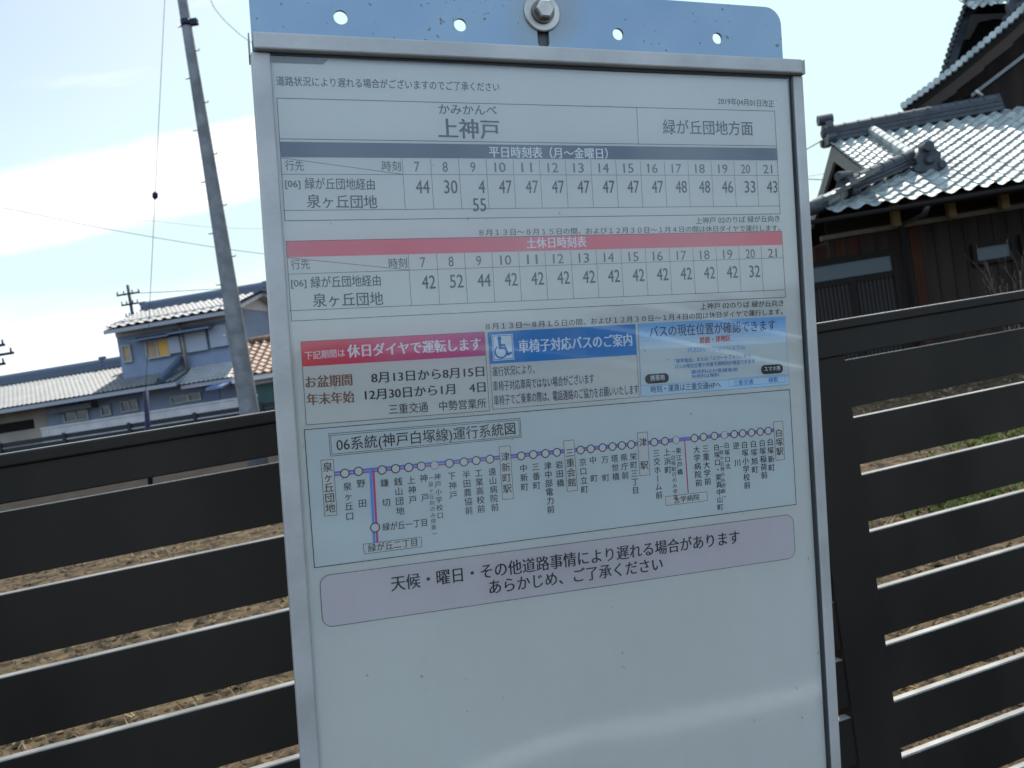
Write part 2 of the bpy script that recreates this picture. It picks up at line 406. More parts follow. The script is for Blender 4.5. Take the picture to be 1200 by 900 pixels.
# backing, side rails, top rail
b = MB(); hand(b, [(uL + .003, vT + .004), (uR - .003, vT + .004), (uR - .003, vB), (uL + .003, vB)], -0.016, -0.0012); b.build('backing_panel', M_back, board)
b = MB(); hand(b, [(uL, vTb), (uLi, vTb), (uLi, vB), (uL, vB)], -0.018, 0.0055); b.build('side_rail', M_alu, board, bevel=0.0012)
b = MB(); hand(b, [(uRi, vTb), (uR, vTb), (uR, vB), (uRi, vB)], -0.018, 0.0055); b.build('side_rail', M_alu, board, bevel=0.0012)
b = MB(); hand(b, [(uRi - 0.0017, vTb), (uRi - 0.0002, vTb), (uRi - 0.0002, vB), (uRi - 0.0017, vB)], -0.001, 0.0045); b.build('gasket_shade_strip', M_gasket_shade, board)
b = MB(); hand(b, [(uL + 0.002, vT), (uR - 0.0035, vT), (uR - 0.0035, vTb - 0.0004), (uL + 0.002, vTb - 0.0004)], -0.018, 0.0105)
b.build('top_rail', M_alu, board, bevel=0.0012)
b = MB(); hand(b, [(uR - 0.0032, vT + .001), (uR + .0002, vT - .0005), (uR + .0002, vTb - .0006), (uR - 0.0032, vTb - .0006)], -0.016, 0.0085)
b.build('end_cap', mat('dull_end_cap', (0.2, 0.2, 0.19), 0.5, metal=0.3), board); b = MB()
hand(b, [(uL - 0.0012, vT - .001), (uL - .0002, vT - .001), (uL - .0002, vTb + .002), (uL - 0.0012, vTb + .002)], -0.016, 0.004)
b.build('end_cap', mat('dull_end_cap', (0.2, 0.2, 0.19), 0.5, metal=0.3), board)
b = MB(); hand(b, [(uLi + .0002, vTb - .001), (uRi - .0025, vTb - .001), (uRi - .0025, vTb + .0016), (uLi + .0002, vTb + .0016)], 0.0001, 0.0045); b.build('gasket_shade_strip', M_gasket_shade, board)  # black strip added as the shade under the top rail
b = MB(); hand(b, [(uLi + .0002, vTb + .0017), (uLi + .04, vTb + .0017), (uLi + .036, vTb + .0050), (uLi + .0002, vTb + .0052)], 0.0001, 0.0012); b.build('gasket_shade_strip', M_gasket_shade, board)  # shade grows thicker at the left end, put in as another black strip
b = MB(); hand(b, [(uL, vB + .0002), (uR, vB + .0002), (uR, vB + .014), (uL, vB + .014)], -0.018, 0.009); b.build('bottom_rail', M_alu, board, bevel=0.0012)

# header plate with punched holes (2D curve with inner loops, then a mesh)
def poly_plate(loops, th):
    cu = bpy.data.curves.new('p', 'CURVE'); cu.dimensions = '2D'; cu.fill_mode = 'BOTH'; cu.extrude = th / 2
    for L in loops:
        sp = cu.splines.new('POLY'); sp.points.add(len(L) - 1); sp.use_cyclic_u = True
        for k, (x, y) in enumerate(L): sp.points[k].co = (x, y, 0, 1)
    o = bpy.data.objects.new('p', cu); me = o.to_mesh()
    vs = [v.co.copy() for v in me.vertices]; fs = [tuple(p.vertices) for p in me.polygons]
    o.to_mesh_clear(); bpy.data.objects.remove(o); bpy.data.curves.remove(cu)
    return vs, fs
hr = bp((920.5, 60)).x; hl = bp((294, 30)).x; ht = bp((860, 2.8)).y; rc = 0.0145
def rrect(x0, y0, x1, y1, r, n=8):
    out = []
    for cx, cy, a0 in ((x1 - r, y0 + r, -90), (x1 - r, y1 - r, 0), (x0 + r, y1 - r, 90), (x0 + r, y0 + r, 180)):
        for k in range(n + 1):
            t = R(a0 + 90 * k / n); out.append((cx + r * math.cos(t), cy + r * math.sin(t)))
    return out
outer = [p for p in rrect(hl, ht, hr, vT + 0.012, rc) if p[1] < vT] + [(hl, vT + 0.008), (hr, vT + 0.008)]
oc = rrect(hl, ht, hr, vT + 0.06, rc)
outer = [(x, min(y, vT + 0.008)) for x, y in oc]
loops = [outer]
for (x, y, r) in ((400, 17.5, 8.6), (541, 26.5, 7.8), (727, 37.5, 7.2), (844, 42.5, 6.8)):
    c = bp((x, y)); rr = r * vscale(x, y) * 0.98
    loops.append([(c.x + rr * math.cos(2 * math.pi * k / 28), c.y + rr * math.sin(2 * math.pi * k / 28)) for k in range(28)])
bc = bp((637, 12.5)); slot_b = bp((638, 54)).y
loops.append(rrect(bc.x - 0.0048, bc.y - 0.004, bc.x + 0.0048, slot_b, 0.0046))
M_header.node_tree.nodes['bolt_distance'].inputs[1].default_value = B3(bc.x, bc.y, 0) - board_loc
vs, fs = poly_plate(loops, 0.0028)
b = MB(); b.add([B3(v.x, v.y, v.z - 0.0055) for v in vs], fs); b.build('header_plate', M_header, board)
# bolt and washers
def lathe_b(mb, c, prof, n=32, m=0, smooth=False):
    vs = []
    for r, h in prof:
        for k in range(n):
            t = 2 * math.pi * k / n; vs.append(B3(c.x + r * math.cos(t), c.y + r * math.sin(t), h))
    fs = [(i * n + k, (i + 1) * n + k, (i + 1) * n + (k + 1) % n, i * n + (k + 1) % n) for i in range(len(prof) - 1) for k in range(n)]
    mb.add(vs, fs, m, smooth); mb.face(vs[-n:], m)
b = MB(); lathe_b(b, bc, [(0.0148, -0.004), (0.0148, -0.0028), (0.0140, -0.0022), (0.0072, -0.0022)]); ws = b.build('washer', M_steel, board)
b = MB(); lathe_b(b, bc, [(0.0092, -0.0021), (0.0092, -0.0002), (0.007, 0.0)], 28); b.build('spring_washer', mat('dark_washer', (0.12, 0.1, 0.08), 0.5, metal=0.7), board)
b = MB(); lathe_b(b, bc, [(0.0076, 0.0001), (0.0076, 0.0048), (0.0064, 0.0056)], 6); bo = b.build('bolt', M_steel, board)
# post behind the board
pp = B3(bc.x + 0.016, bc.y, -0.115)
b = MB(); b.tube([(pp.x, pp.y, 0.02), (pp.x, pp.y, pp.z + 0.55)], 0.025, 20); b.build('post', M_alu, board)
b = MB(); hand(b, [(bc.x - .02, bc.y - .02), (bc.x + .02, bc.y - .02), (bc.x + .02, bc.y + .032), (bc.x - .02, bc.y + .032)], -0.095, -0.0075); b.build('bracket', mat('dark_bracket', (0.05, 0.05, 0.05), 0.6), board)
pt = B3(0, vB - 0.05, -0.03)
b = MB(); b.box8([Vector((pp.x, pp.y, 0.013)) + Vector((x, y, z)) for z in (0, 0.12) for x, y in ((-.16, -.16), (.16, -.16), (.16, .16), (-.16, .16))])
b.build('base_block', M_concrete, board, bevel=0.012)

LH, TH, WH = 0.00018, 0.00028, 0.0004
# --- timetable sheet: whole paper with two tables
b = MB()
b.face([B3(u, v, 0) for u, v in ((uLi - .002, vTb - .002), (uRi + .002, vTb - .002), (uRi + .002, vB), (uLi - .002, vB))], 0)
sheet = b.build('timetable_sheet', M_paper, board)
ink = MB(); grey = MB(); white = MB(); bands = MB()
text_px(ink, '道路状況により遅れる場合がございますのでご了承ください', (323.5, 95), (585, 102.5), 10.5, TH)
text_px(ink, '2019年04月01日改正', (841, 118.5), (907, 122), 8.2, TH)
T1 = [(324.4, 115), (907.6, 130.3), (914, 250.7), (333.9, 258.8)]
frame_px(ink, T1, LH, 0.5)
line_px(ink, (327.4, 162.7), (910, 171.2), LH, 0.5)
line_px(ink, (746, 126.2), (748, 168.8), LH, 0.4)
text_px(ink, 'かみかんべ', (514, 128), (582, 129.6), 12, TH)
text_px(ink, '上神戸', (513.5, 150.5), (585, 152.5), 22.5, TH, bold=0.35)
text_px(ink, '緑が丘団地方面', (776.5, 149), (882, 151), 16.5, TH)
quad_px(bands, [(327.8, 166), (329.6, 184.2), (911.4, 188.0), (910.5, 173.6)], LH, 0)
text_px(white, '平日時刻表（月～金曜日）', (573, 178.3), (712, 180.3), 12.5, TH, bold=0.2)
def table(rows, cols, first_hour_px, vals, lab_y, m_hour):
    """rows: (left,right) px of hour-row bottom, value-row bottom, band bottom"""
    (hb_l, hb_r), (vb_l, vb_r), (bb_l, bb_r) = rows
    line_px(ink, hb_l, hb_r, LH, 0.35); line_px(ink, vb_l, vb_r, LH, 0.4)
    u0 = bp(first_hour_px).x; u1 = bp(hb_r).x; v_top = bp(bb_l).y; v_bot = bp(vb_l).y; v_h = bp(hb_l).y
    cw = (u1 - u0) / 15
    for k in range(15):
        u = u0 + cw * k
        d = 0.00017
        ink.face([B3(u - d, v_top, LH), B3(u - d, v_bot, LH), B3(u + d, v_bot, LH), B3(u + d, v_top, LH)])
        def num(mb, s, uc, vc, hgt, wpd, right=None):
            vs_, fs_ = text_mesh(s); x0 = min(v.x for v in vs_); x1 = max(v.x for v in vs_)
            wdt = wpd * len(s); sx = wdt / (x1 - x0); em = hgt / 0.72
            ul = (right - wdt) if right is not None else uc - wdt / 2
            mb.add([B3(ul + (v.x - x0) * sx, vc - (v.y - 0.345) * em, TH + v.z) for v in vs_], fs_)
        num(grey, str(7 + k), u + cw / 2, (v_top + v_h) / 2, 0.0076, 0.0040 if k < 3 else 0.0044)
        vv = vals[k]
        row = v_h + 0.0088
        for j, s in enumerate(vv):
            num(ink, s, 0, row + j * 0.0135, 0.0102, 0.0052, right=u + cw - 0.0022)
table(((( 329.9, 204.3), (912.7, 205.6)), ((332, 246.7), (913.6, 241.4)), ((329.7, 184.2), (911.4, 188))), 15, (472.3, 204.5),
      [['44'], ['30'], ['4', '55']] + [['47']] * 7 + [['48'], ['48'], ['46'], ['33'], ['43']], 0, 0)
line_px(ink, (330, 185), (472.3, 204.4), LH, 0.35)
text_px(grey, '行先', (334, 194), (356, 194.6), 11.5, TH); text_px(grey, '時刻', (448, 194.6), (469.5, 195.2), 11.5, TH)
text_px(ink, '[06]', (334, 215.3), (352, 215.4), 10, TH); text_px(ink, '緑が丘団地経由', (357, 215.3), (439, 216.4), 13, TH)
text_px(ink, '泉ヶ丘団地', (359.5, 236), (442, 237), 15.5, TH)
NOTE = '8月13日～8月15日の間、および12月30日～1月4日の間は休日ダイヤで運行します。'.translate(str.maketrans('0123456789', '０１２３４５６７８９'))
text_px(ink, '上神戸 02のりば 緑が丘向き', (815, 258.9), (913.5, 256.2), 7.4, TH)
text_px(ink, NOTE, (561.5, 272.8), (914, 267.2), 7.2, TH)
quad_px(bands, [(335, 282.9), (336.8, 301.5), (916.9, 286.8), (916, 271.2)], LH, 1)
text_px(white, '土休日時刻表', (617, 285.2), (687, 283.5), 12.5, TH, bold=0.2)
frame_px(ink, [(335, 282.7), (916, 271), (920.4, 348.3), (341.7, 376.3)], LH, 0.45)
table((((338, 321.4), (918, 302)), ((339.8, 364.2), (919.8, 339.6)), ((336.8, 301.5), (916.9, 286.8))), 15, (479.4, 316.5),
      [['42'], ['52'], ['44']] + [['42']] * 10 + [['32'], []], 0, 0)
line_px(ink, (337.5, 302), (479.4, 316.4), LH, 0.35)
text_px(grey, '行先', (341, 310.5), (363, 309.6), 11.5, TH); text_px(grey, '時刻', (455.5, 309), (477, 308.2), 11.5, TH)
text_px(ink, '[06]', (341, 332), (359, 331.4), 10, TH); text_px(ink, '緑が丘団地経由', (364, 331.3), (446, 328.8), 13, TH)
text_px(ink, '泉ヶ丘団地', (366.5, 352.4), (449, 350), 15.5, TH)
text_px(ink, '上神戸 02のりば 緑が丘向き', (820.5, 359.3), (918, 355.1), 7.4, TH)
text_px(ink, NOTE, (569, 383.0), (917, 365.2), 7.2, TH)
for p in ((588.5, 107), (673.5, 111)):
    ring_uv(grey, bp(p), 0.0040, 0.0043, LH, 1)
ink.build('lettering', M_ink, sheet); grey.build('hour_lettering', [M_inkgrey, M_mark], sheet); white.build('heading_lettering', M_whiteink, sheet)
bands.build('heading_band', [M_navyband, M_pink], sheet)

# --- notices
CARD = 0.0006
def card(name, corners, m, label):
    b = MB(); q = [bp(p) for p in corners]; b.prism([B3(p.x, p.y, 0.0001) for p in q], BN * (CARD - .0001))
    o = b.build(name, m, board); o['label'] = label; return o
cl_, ct_ = CARD + .00012, CARD + .00024
hol = card('holiday_notice', [(352.3, 400.5), (359, 497.9), (573.3, 481.2), (567.2, 388.9)], M_paper, 'paper notice with red and magenta heading and holiday dates')
bnd = MB(); n = 12
for k in range(n):
    L = lambda t: (352.5 + (567 - 352.5) * t, 400.7 + (389 - 400.7) * t); L2 = lambda t: (354.2 + (568.5 - 354.2) * t, 429.6 + (416.9 - 429.6) * t)
    quad_px(bnd, [L(k / n), L2(k / n), L2((k + 1) / n), L((k + 1) / n)], cl_, k)
gm = [mat('heading_print_%s' % 'abcdefghijkl'[k], tuple(p + (q - p) * k / (n - 1) for p, q in zip((0.74, 0.045, 0.07), (0.56, 0.055, 0.25))), 0.7, spec=0.2) for k in range(n)]
bnd.build('heading_band', gm, hol)
ink = MB(); wh = MB()
text_px(wh, '下記期間は', (357, 417.2), (404, 413.4), 9.5, ct_); text_px(wh, '休日ダイヤで運転します', (407, 412), (563, 403.2), 14.5, ct_, bold=0.5)
text_px(ink, 'お盆期間', (358, 448.3), (412.5, 445), 13.5, ct_, 1, bold=0.4); text_px(ink, '年末年始', (359.5, 468.6), (415, 465), 13.5, ct_, 1, bold=0.4)
text_px(ink, '8月13日から8月15日', (435, 443), (567, 435.2), 12.5, ct_, 0, bold=0.3); text_px(ink, '12月30日から1月　4日', (427.5, 463), (568.5, 453.4), 12.5, ct_, 0, bold=0.3)
text_px(ink, '三重交通　中勢営業所', (455.5, 480), (569.5, 472.5), 11.5, ct_, 0)
line = [(352.4, 400.5), (359, 497.9), (573.3, 481.2), (567.2, 388.9)]; frame_px(ink, line, cl_ - .00004, 0.35)
ink.build('lettering', [M_ink, M_inkbrown], hol); wh.build('heading_lettering', M_whiteink, hol)

whl = card('wheelchair_notice', [(571.3, 389.3), (577.5, 479.8), (748.7, 465.4), (743.8, 380)], M_paper, 'paper notice with blue heading and wheelchair symbol')
bnd = MB(); quad_px(bnd, [(571.3, 389.3), (573.9, 426.6), (745.7, 415.8), (743.8, 380)], cl_); bnd.build('heading_band', M_inkblue, whl)
wh = MB(); ink = MB()
quad_px(wh, [(575.6, 392.6), (577.6, 422.9), (602.3, 421.2), (600.3, 391.2)], ct_)
text_px(wh, '車椅子対応バスのご案内', (607.5, 406.3), (740, 398.2), 14.5, ct_, bold=0.45)
wh.build('heading_lettering', M_whiteink, whl)
sy = MB(); hs_ = ct_ + .0001
frame_px(sy, [(577, 394), (578.8, 421.6), (601, 420), (599.2, 392.7)], hs_, 0.5)
def sp(x, y): return (560 + x / 6, 370 + y / 6)
disc_uv(sy, bp(sp(149, 161)), 0.0017, hs_)
line_px(sy, sp(149, 172), sp(153, 226), hs_, 2.2); line_px(sy, sp(152, 208), sp(184, 206), hs_, 1.6)
line_px(sy, sp(153, 228), sp(190, 226), hs_, 2.0); line_px(sy, sp(190, 226), sp(209, 270), hs_, 2.0); line_px(sy, sp(209, 271), sp(229, 262), hs_, 1.8)
cw_ = bp(sp(160, 253)); 
for k in range(26):
    t0, t1 = R(15 + k * 8.6), R(15 + (k + 1) * 8.6)
    P = lambda r, t: B3(cw_.x + r * math.cos(t), cw_.y + r * math.sin(t), hs_)
    sy.face([P(.0040, t0), P(.0053, t0), P(.0053, t1), P(.0040, t1)])
sy.build('wheelchair_symbol', M_inkblue, whl)
text_px(ink, '運行状況により、', (576.5, 436), (626, 432.4), 11, ct_); text_px(ink, '車椅子対応車両ではない場合がございます', (577.5, 453), (695.5, 443.8), 11.5, ct_)
text_px(ink, '車椅子でご乗車の際は、電話連絡のご協力をお願いいたします', (578.5, 469.6), (747.5, 456.2), 11.5, ct_)
frame_px(ink, [(571.5, 389.4), (577.5, 479.7), (748.6, 465.3), (743.8, 380.1)], cl_ - .00004, 0.3)
ink.build('lettering', M_inknavy, whl)

loc = card('bus_location_notice', [(747.5, 379.3), (751.5, 465), (924.2, 450.8), (919.7, 370.9)], M_paper2, 'pale blue paper notice about bus positions')
bnd = MB(); n = 7
for k in range(n):
    f = lambda t, s: (747.6 + 4 * t + (919.6 - 747.6) * s, 379.4 + 85 * t + (371 - 379.4) * s)
    t0, t1 = k / n * 0.36, (k + 1) / n * 0.36
    quad_px(bnd, [f(t0, 0), f(t1, 0), f(t1, 1), f(t0, 1)], cl_, k)
gm2 = [mat('sky_print_%s' % 'abcdefg'[k], tuple(p + (q - p) * k / (n - 1) for p, q in zip((0.20, 0.44, 0.72), (0.66, 0.72, 0.76))), 0.7, spec=0.2) for k in range(n)]
quad_px(bnd, [(750.9, 452.3), (751.6, 464.5), (924, 450.5), (923.4, 440.2)], cl_, n); gm2.append(mat('footer_print', (0.52, 0.66, 0.76), 0.7, spec=0.2))
bnd.build('heading_band', gm2, loc)
ink = MB()
text_px(ink, 'バスの現在位置が確認できます', (760.5, 389.2), (908, 381), 13, ct_, 0)
text_px(ink, '鈴鹿・津地区', (819.5, 399.2), (855.5, 396), 7.5, ct_, 1, bold=0.3)
text_px(ink, 'バスロケーションシステム', (805, 410.5), (872.5, 406.6), 6, ct_, 2, bold=0.25)
text_px(ink, '「携帯電話」または「スマートフォン」から', (790, 423.4), (879, 416.4), 5, ct_, 3)
text_px(ink, 'バスの現在位置や到着予測時刻が確認できます', (790, 430), (884, 423.2), 5, ct_, 3)
text_px(ink, '通信料はお客様負担', (809, 436), (864, 433), 4.5, ct_, 3); text_px(ink, '利用料は無料', (810, 441.5), (842, 439.2), 4.5, ct_, 3)
text_px(ink, '時刻・運賃は三重交通HPへ', (762, 456.6), (844, 450.8), 8, ct_, 0)
text_px(ink, '三重交通', (859, 449.2), (882, 447.2), 6.2, ct_, 3); text_px(ink, '検索', (900, 445.6), (910.5, 444.6), 6, ct_, 3)
frame_px(ink, [(853.5, 444.2), (854, 453.2), (919.5, 447.8), (919, 438.9)], cl_ + .00003, 0.3, 2)
frame_px(ink, [(747.6, 379.4), (751.4, 464.9), (924.1, 450.7), (919.6, 371)], cl_ - .00004, 0.3, 2)
line_px(ink, (750.9, 452.3), (923.4, 440.2), cl_ + .00003, 0.3, 2)
ink.build('lettering', [M_inknavy, M_inkred, M_inkcyan, M_inkblue], loc)
pl = MB(); wh = MB()
def pill(mb, x0, y0, x1, y1, h):
    a, c = bp((x0, y0)), bp((x1, y1)); r = abs(c.y - a.y) * 0.48
    mb.face([B3(x, y, h) for x, y in rrect(a.x, min(a.y, c.y), c.x, max(a.y, c.y), r)][::-1])
pill(pl, 755.2, 439, 783.6, 448, cl_ + .00005); pl.build('caption_pill', M_ink, loc); pl = MB(); pill(pl, 891, 428.2, 917.2, 437, cl_ + .00005)
text_px(wh, '携帯用', (761.5, 443.4), (778, 442.3), 6.6, ct_ + .00005); wh.build('caption_lettering', M_whiteink, loc); wh = MB(); text_px(wh, 'スマホ用', (895, 432.6), (913.5, 431.2), 5.6, ct_ + .00005)
pl.build('caption_pill', M_ink, loc); wh.build('caption_lettering', M_whiteink, loc)

# --- route map
mp_ = card('route_map', [(356.5, 503.6), (368.5, 665), (932.5, 590.9), (924.7, 456.6)], M_paper2, 'printed bus route diagram with a line of stop names')
ink = MB(); cir = MB(); ln = MB()
frame_px(ink, [(356.5, 503.6), (368.5, 665), (932.5, 590.9), (924.7, 456.6)], cl_, 0.55)
frame_px(ink, [(385, 508.4), (387.4, 534.5), (610.5, 512.2), (609, 490)], cl_, 0.4); frame_px(ink, [(387, 510.4), (389, 532.3), (608.8, 510.6), (607.4, 492)], cl_, 0.35)
text_px(ink, '06系統(神戸白塚線)運行系統図', (394, 521.5), (603.5, 502), 15, ct_)
def off(p, dy): return (p[0], p[1] + dy)
A_, B_ = (391, 555.4), (906, 504.2)
line_px(ln, off(A_, -1.6), off(B_, -1.1), cl_, 1.6, 0); line_px(ln, off(A_, 1.6), off(B_, 1.1), cl_, 1.5, 1)
line_px(ln, (434, 551.5), (438.4, 634), cl_ + .00004, 1.9, 2); line_px(ln, (437.3, 551.5), (442, 634), cl_ + .00004, 1.7, 3)
line_px(ln, (801.7, 515.5), (805.9, 577), cl_ + .00004, 1.0, 3)
stops = [('泉ヶ丘口', 404, 554.6, 0), ('野　田', 420, 552.2, 0), ('鎌　切', 447.6, 550.6, 0), ('銭山団地', 463.4, 549.2, 0), ('上神戸', 478.8, 547.6, 0), ('神　戸', 493.4, 546.2, 0),
         ('神戸小学校口', 509, 545, 1), ('下神戸', 526.4, 542.8, 0), ('半田農協前', 543.4, 541.2, 0), ('工業高校前', 557.8, 539.6, 0), ('遠山病院前', 573.8, 538, 0),
         ('中新町', 610.4, 534.2, 0), ('三番町', 624.6, 532.6, 0), ('津中部電力前', 638.8, 531.4, 0), ('岩田橋', 652.2, 530, 0),
         ('京口立町', 679.9, 527.3, 0), ('中　町', 691.9, 525.9, 0), ('万　町', 705.7, 524.5, 0), ('塔世橋', 717.2, 523.2, 0), ('県庁前', 728.3, 522, 0), ('栄町三丁目', 739.2, 520.9, 0),
         ('三交ホーム前', 766.2, 518.1, 0), ('上浜町', 778.7, 517, 0), ('東江戸橋', 791.9, 515.6, 2), ('大学病院前', 813.3, 513.4, 0), ('三重大学前', 823.9, 512, 0),
         ('白塚口・栗真中山町', 836.7, 510.7, 0), ('白塚口北', 848.3, 509.8, 3), ('逆　川', 859.8, 508.7, 0), ('白塚小学校前', 869.6, 507.8, 0), ('白塚旭町', 880, 506.9, 0),
         ('白塚稲荷前', 890.3, 505.8, 0), ('白塚新町', 899.6, 504.8, 0)]
small = {1: '(泉ヶ丘向のみ停車)', 2: '(白塚駅行のみ停車)', 3: '(泉ヶ丘発のみ停車)'}
hc = cl_ + .00008
for s, x, y, kd in stops:
    c = bp((x, y)); r = 0.0032
    disc_uv(cir, c, r * 0.86, hc, 0)
    ring_uv(cir, c, r * 0.84, r * 1.08, hc + .00002, 2 if kd else 1, 20, dash=kd > 0)
    pitch = 0.0072 if len(s) < 5 else 0.0068; em = 0.0064
    if len(s) > 7: pitch, em = 0.0062, 0.0058
    if kd: pitch, em = 0.0058, 0.0052
    cc = c + Vector((0.0015 if kd else 0.0012, 0.0097 if not kd else 0.0088))
    if s in ('上浜町', '三交ホーム前', '中　町', '野　田', '神　戸'): cc += Vector((0, -0.0006))
    q = cc.copy()
    for ch in s:
        if ch != '　': glyph_uv(ink, ch, q, em, ct_, 0, rot=ch == 'ー')
        q += Vector((0.00005, pitch))
    if kd:
        q = cc + Vector((-0.0052, 0.0006))
        for ch in small[kd]:
            glyph_uv(ink, ch, q, 0.0042, ct_, 1, rot=ch in '()'); q += Vector((0, 0.0046))
def tbox(s, c, pad):
    frame_px(ink, c, hc, 0.35)
    q = [bp(p) for p in c]; top = (q[0] + q[3]) / 2; bot = (q[1] + q[2]) / 2
    cir.face([B3(p.x, p.y, hc - .00002) for p in q], 0)
    n = len(s)
    for k, ch in enumerate(s):
        p = top + (bot - top) * (pad + (1 - 2 * pad) * (k + 0.5) / n + (0.04 if pad > .1 else 0))
        if ch != '　': glyph_uv(ink, ch, p, 0.0073, hc + .0001, 0)
tbox('泉ヶ丘団地', [(376, 539.4), (380.4, 604.6), (394.8, 603.2), (390.4, 538)], 0.04)
tbox('津新町駅', [(584.4, 523.4), (588.6, 585.4), (601.4, 584.2), (597.4, 522.4)], 0.1)
tbox('三重会館', [(660, 516.6), (664.4, 575.8), (676.2, 574.4), (672, 515.4)], 0.11)
tbox('津　駅', [(746.3, 507.2), (749.4, 557.4), (761, 556.2), (758, 506.1)], 0.1)
tbox('白塚駅', [(905.9, 494.4), (908.7, 539.4), (918.8, 538.4), (916.4, 493.3)], 0.14)
c = bp((439.4, 618)); disc_uv(cir, c, 0.0030, hc, 0); ring_uv(cir, c, 0.0029, 0.0037, hc + .00002, 1)
text_px(ink, '緑が丘一丁目', (448, 617.8), (500, 612), 9.2, ct_)
q4 = [(425.4, 637.6), (427, 649), (494, 640.4), (493.4, 629)]; cir.face([B3(*bp(p), hc - .00002) for p in q4], 0); frame_px(ink, q4, hc, 0.35)
text_px(ink, '緑が丘二丁目', (431, 642.5), (488.5, 635), 9.2, hc + .0001)
q4 = [(779.2, 581.9), (779.8, 592.4), (828.4, 586.4), (827.8, 576.2)]; cir.face([B3(*bp(p), hc - .00002) for p in q4], 0); frame_px(ink, q4, hc, 0.3)
text_px(ink, '大学病院', (789, 586.2), (819, 582.2), 7, hc + .0001)
ink.build('lettering', [M_ink, M_inkgrey], mp_); cir.build('stop_circles', [M_paper, M_ink, M_inkgrey], mp_)
ln.build('route_lines', [mat('route_blue', (0.12, 0.20, 0.62), 0.7, spec=.2), mat('route_mauve', (0.42, 0.14, 0.38), 0.7, spec=.2), mat('route_sky', (0.10, 0.30, 0.70), 0.7, spec=.2), M_magenta], mp_)

# --- delay notice, rounded
def up_rr(c, r, n=8):
    q = [bp(p) for p in c]; u0 = (q[0].x + q[1].x) / 2; u1 = (q[2].x + q[3].x) / 2; v0 = (q[0].y + q[3].y) / 2; v1 = (q[1].y + q[2].y) / 2
    return rrect(u0, v0, u1, v1, r, n)
rr = up_rr([(374, 675.6), (378.8, 736.4), (931.4, 652.6), (929, 601.8)], 0.0075)
b = MB(); b.prism([B3(x, y, 0.0001) for x, y in rr][::-1], BN * (CARD - .0001)); dn = b.build('delay_notice', M_lav, board); dn['label'] = 'rounded lavender notice with two lines of text'
ink = MB()
for i in range(len(rr)):
    p, q = Vector(rr[i]), Vector(rr[(i + 1) % len(rr)]); d = (q - p)
    if d.length < 1e-7: continue
    nn = Vector((-d.y, d.x)).normalized() * 0.0002
    ink.face([B3(*(p + nn), cl_), B3(*(q + nn), cl_), B3(*(q - nn), cl_), B3(*(p - nn), cl_)])
text_px(ink, '天候・曜日・その他道路事情により遅れる場合があります', (458, 684.5), (866, 629), 16.5, ct_, bold=0.2)
text_px(ink, 'あらかじめ、ご了承ください', (573, 688.5), (776, 660.5), 16, ct_, bold=0.2)
ink.build('lettering', M_ink, dn)

# --- clear film over everything, slightly wavy
b = MB(); nu, nv = 120, 330; vs = []
u0, u1, v0, v1 = uLi - .001, uRi - .0023, vTb, vB
W_, Hh = u1 - u0, v1 - v0
for j in range(nv + 1):
    for i in range(nu + 1):
        s, t = i / nu, j / nv
        u, v = u0 + s * W_, v0 + t * Hh
        h = 0.0030
        h += 0.0010 * math.sin(2.1 * s + 3.1 * t + 0.4) * (0.3 + t)
        h += 0.0006 * math.sin(5.2 * s - 4.4 * t + 1.0)
        h += 0.00022 * math.sin(13 * s + 9 * t) * math.sin(7 * t - 3 * s)
        # wrinkles fanning in from the right edge near the middle
        g_ = math.exp(-((t - 0.372 + 0.05 * (1 - s)) / 0.055) ** 2) * (s ** 1.6)
        h += 0.00042 * g_ * (0.5 + 0.5 * math.sin(2 * math.pi * (t * 26 + 1.8 * (1 - s) + 0.6 * math.sin(4 * s)))) ** 4
        g2 = math.exp(-((t - 0.48) / 0.07) ** 2) * ((1 - s) ** 3)
        h += 0.00020 * g2 * math.sin(2 * math.pi * (t * 16 - 2.2 * s))
        vs.append(B3(u, v, h))
fs = [(j * (nu + 1) + i, (j + 1) * (nu + 1) + i, (j + 1) * (nu + 1) + i + 1, j * (nu + 1) + i + 1) for j in range(nv) for i in range(nu)]
b.add(vs, fs, 0, True); b.build('clear_film', M_film, board)

# ------------------------------------------------------------------ near slat fence
GAP, DEP = 0.023, 0.023
def f3(t, o, z): return Vector((FP0.x, FP0.y, 0)) + FD * t + FN * o + Vector((0, 0, z))
def fence_t(px, py):
    p = fence_plane_point(px, py, FP0); return (p - FP0).dot(FD)
fz1 = FP0.z
pL, pR = fence_t(968, 633), fence_t(1019.5, 633)
fence = thing('slat_fence', 'near dark bronze aluminium fence of wide horizontal slats behind the bus stop board', 'fence', f3(pL, 0, 0.0))
T0, T1 = -1.6, 7.5
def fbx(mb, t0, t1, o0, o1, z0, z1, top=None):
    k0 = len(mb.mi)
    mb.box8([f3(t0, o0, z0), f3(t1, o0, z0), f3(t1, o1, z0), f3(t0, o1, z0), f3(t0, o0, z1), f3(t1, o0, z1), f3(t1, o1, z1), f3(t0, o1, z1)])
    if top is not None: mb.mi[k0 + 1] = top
posts = [pL + k * 2.0 for k in (-1, 0, 1, 2, 3)]
edges = [T0] + sum(([p + 0.002, p + (pR - pL) - 0.002] for p in posts if T0 < p < T1), []) + [T1]
if posts[0] > T0 - 1: pass
for k in range(0, len(edges), 2):
    b = MB(); a, c = edges[k], edges[k + 1]
    for i in range(11):
        zt = fz1 - i * P_SLAT
        if zt - (P_SLAT - GAP) < 0.05: break
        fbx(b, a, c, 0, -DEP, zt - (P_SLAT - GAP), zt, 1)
    b.build('slat_panel', [M_fence, M_fencetop], fence, bevel=0.0012)
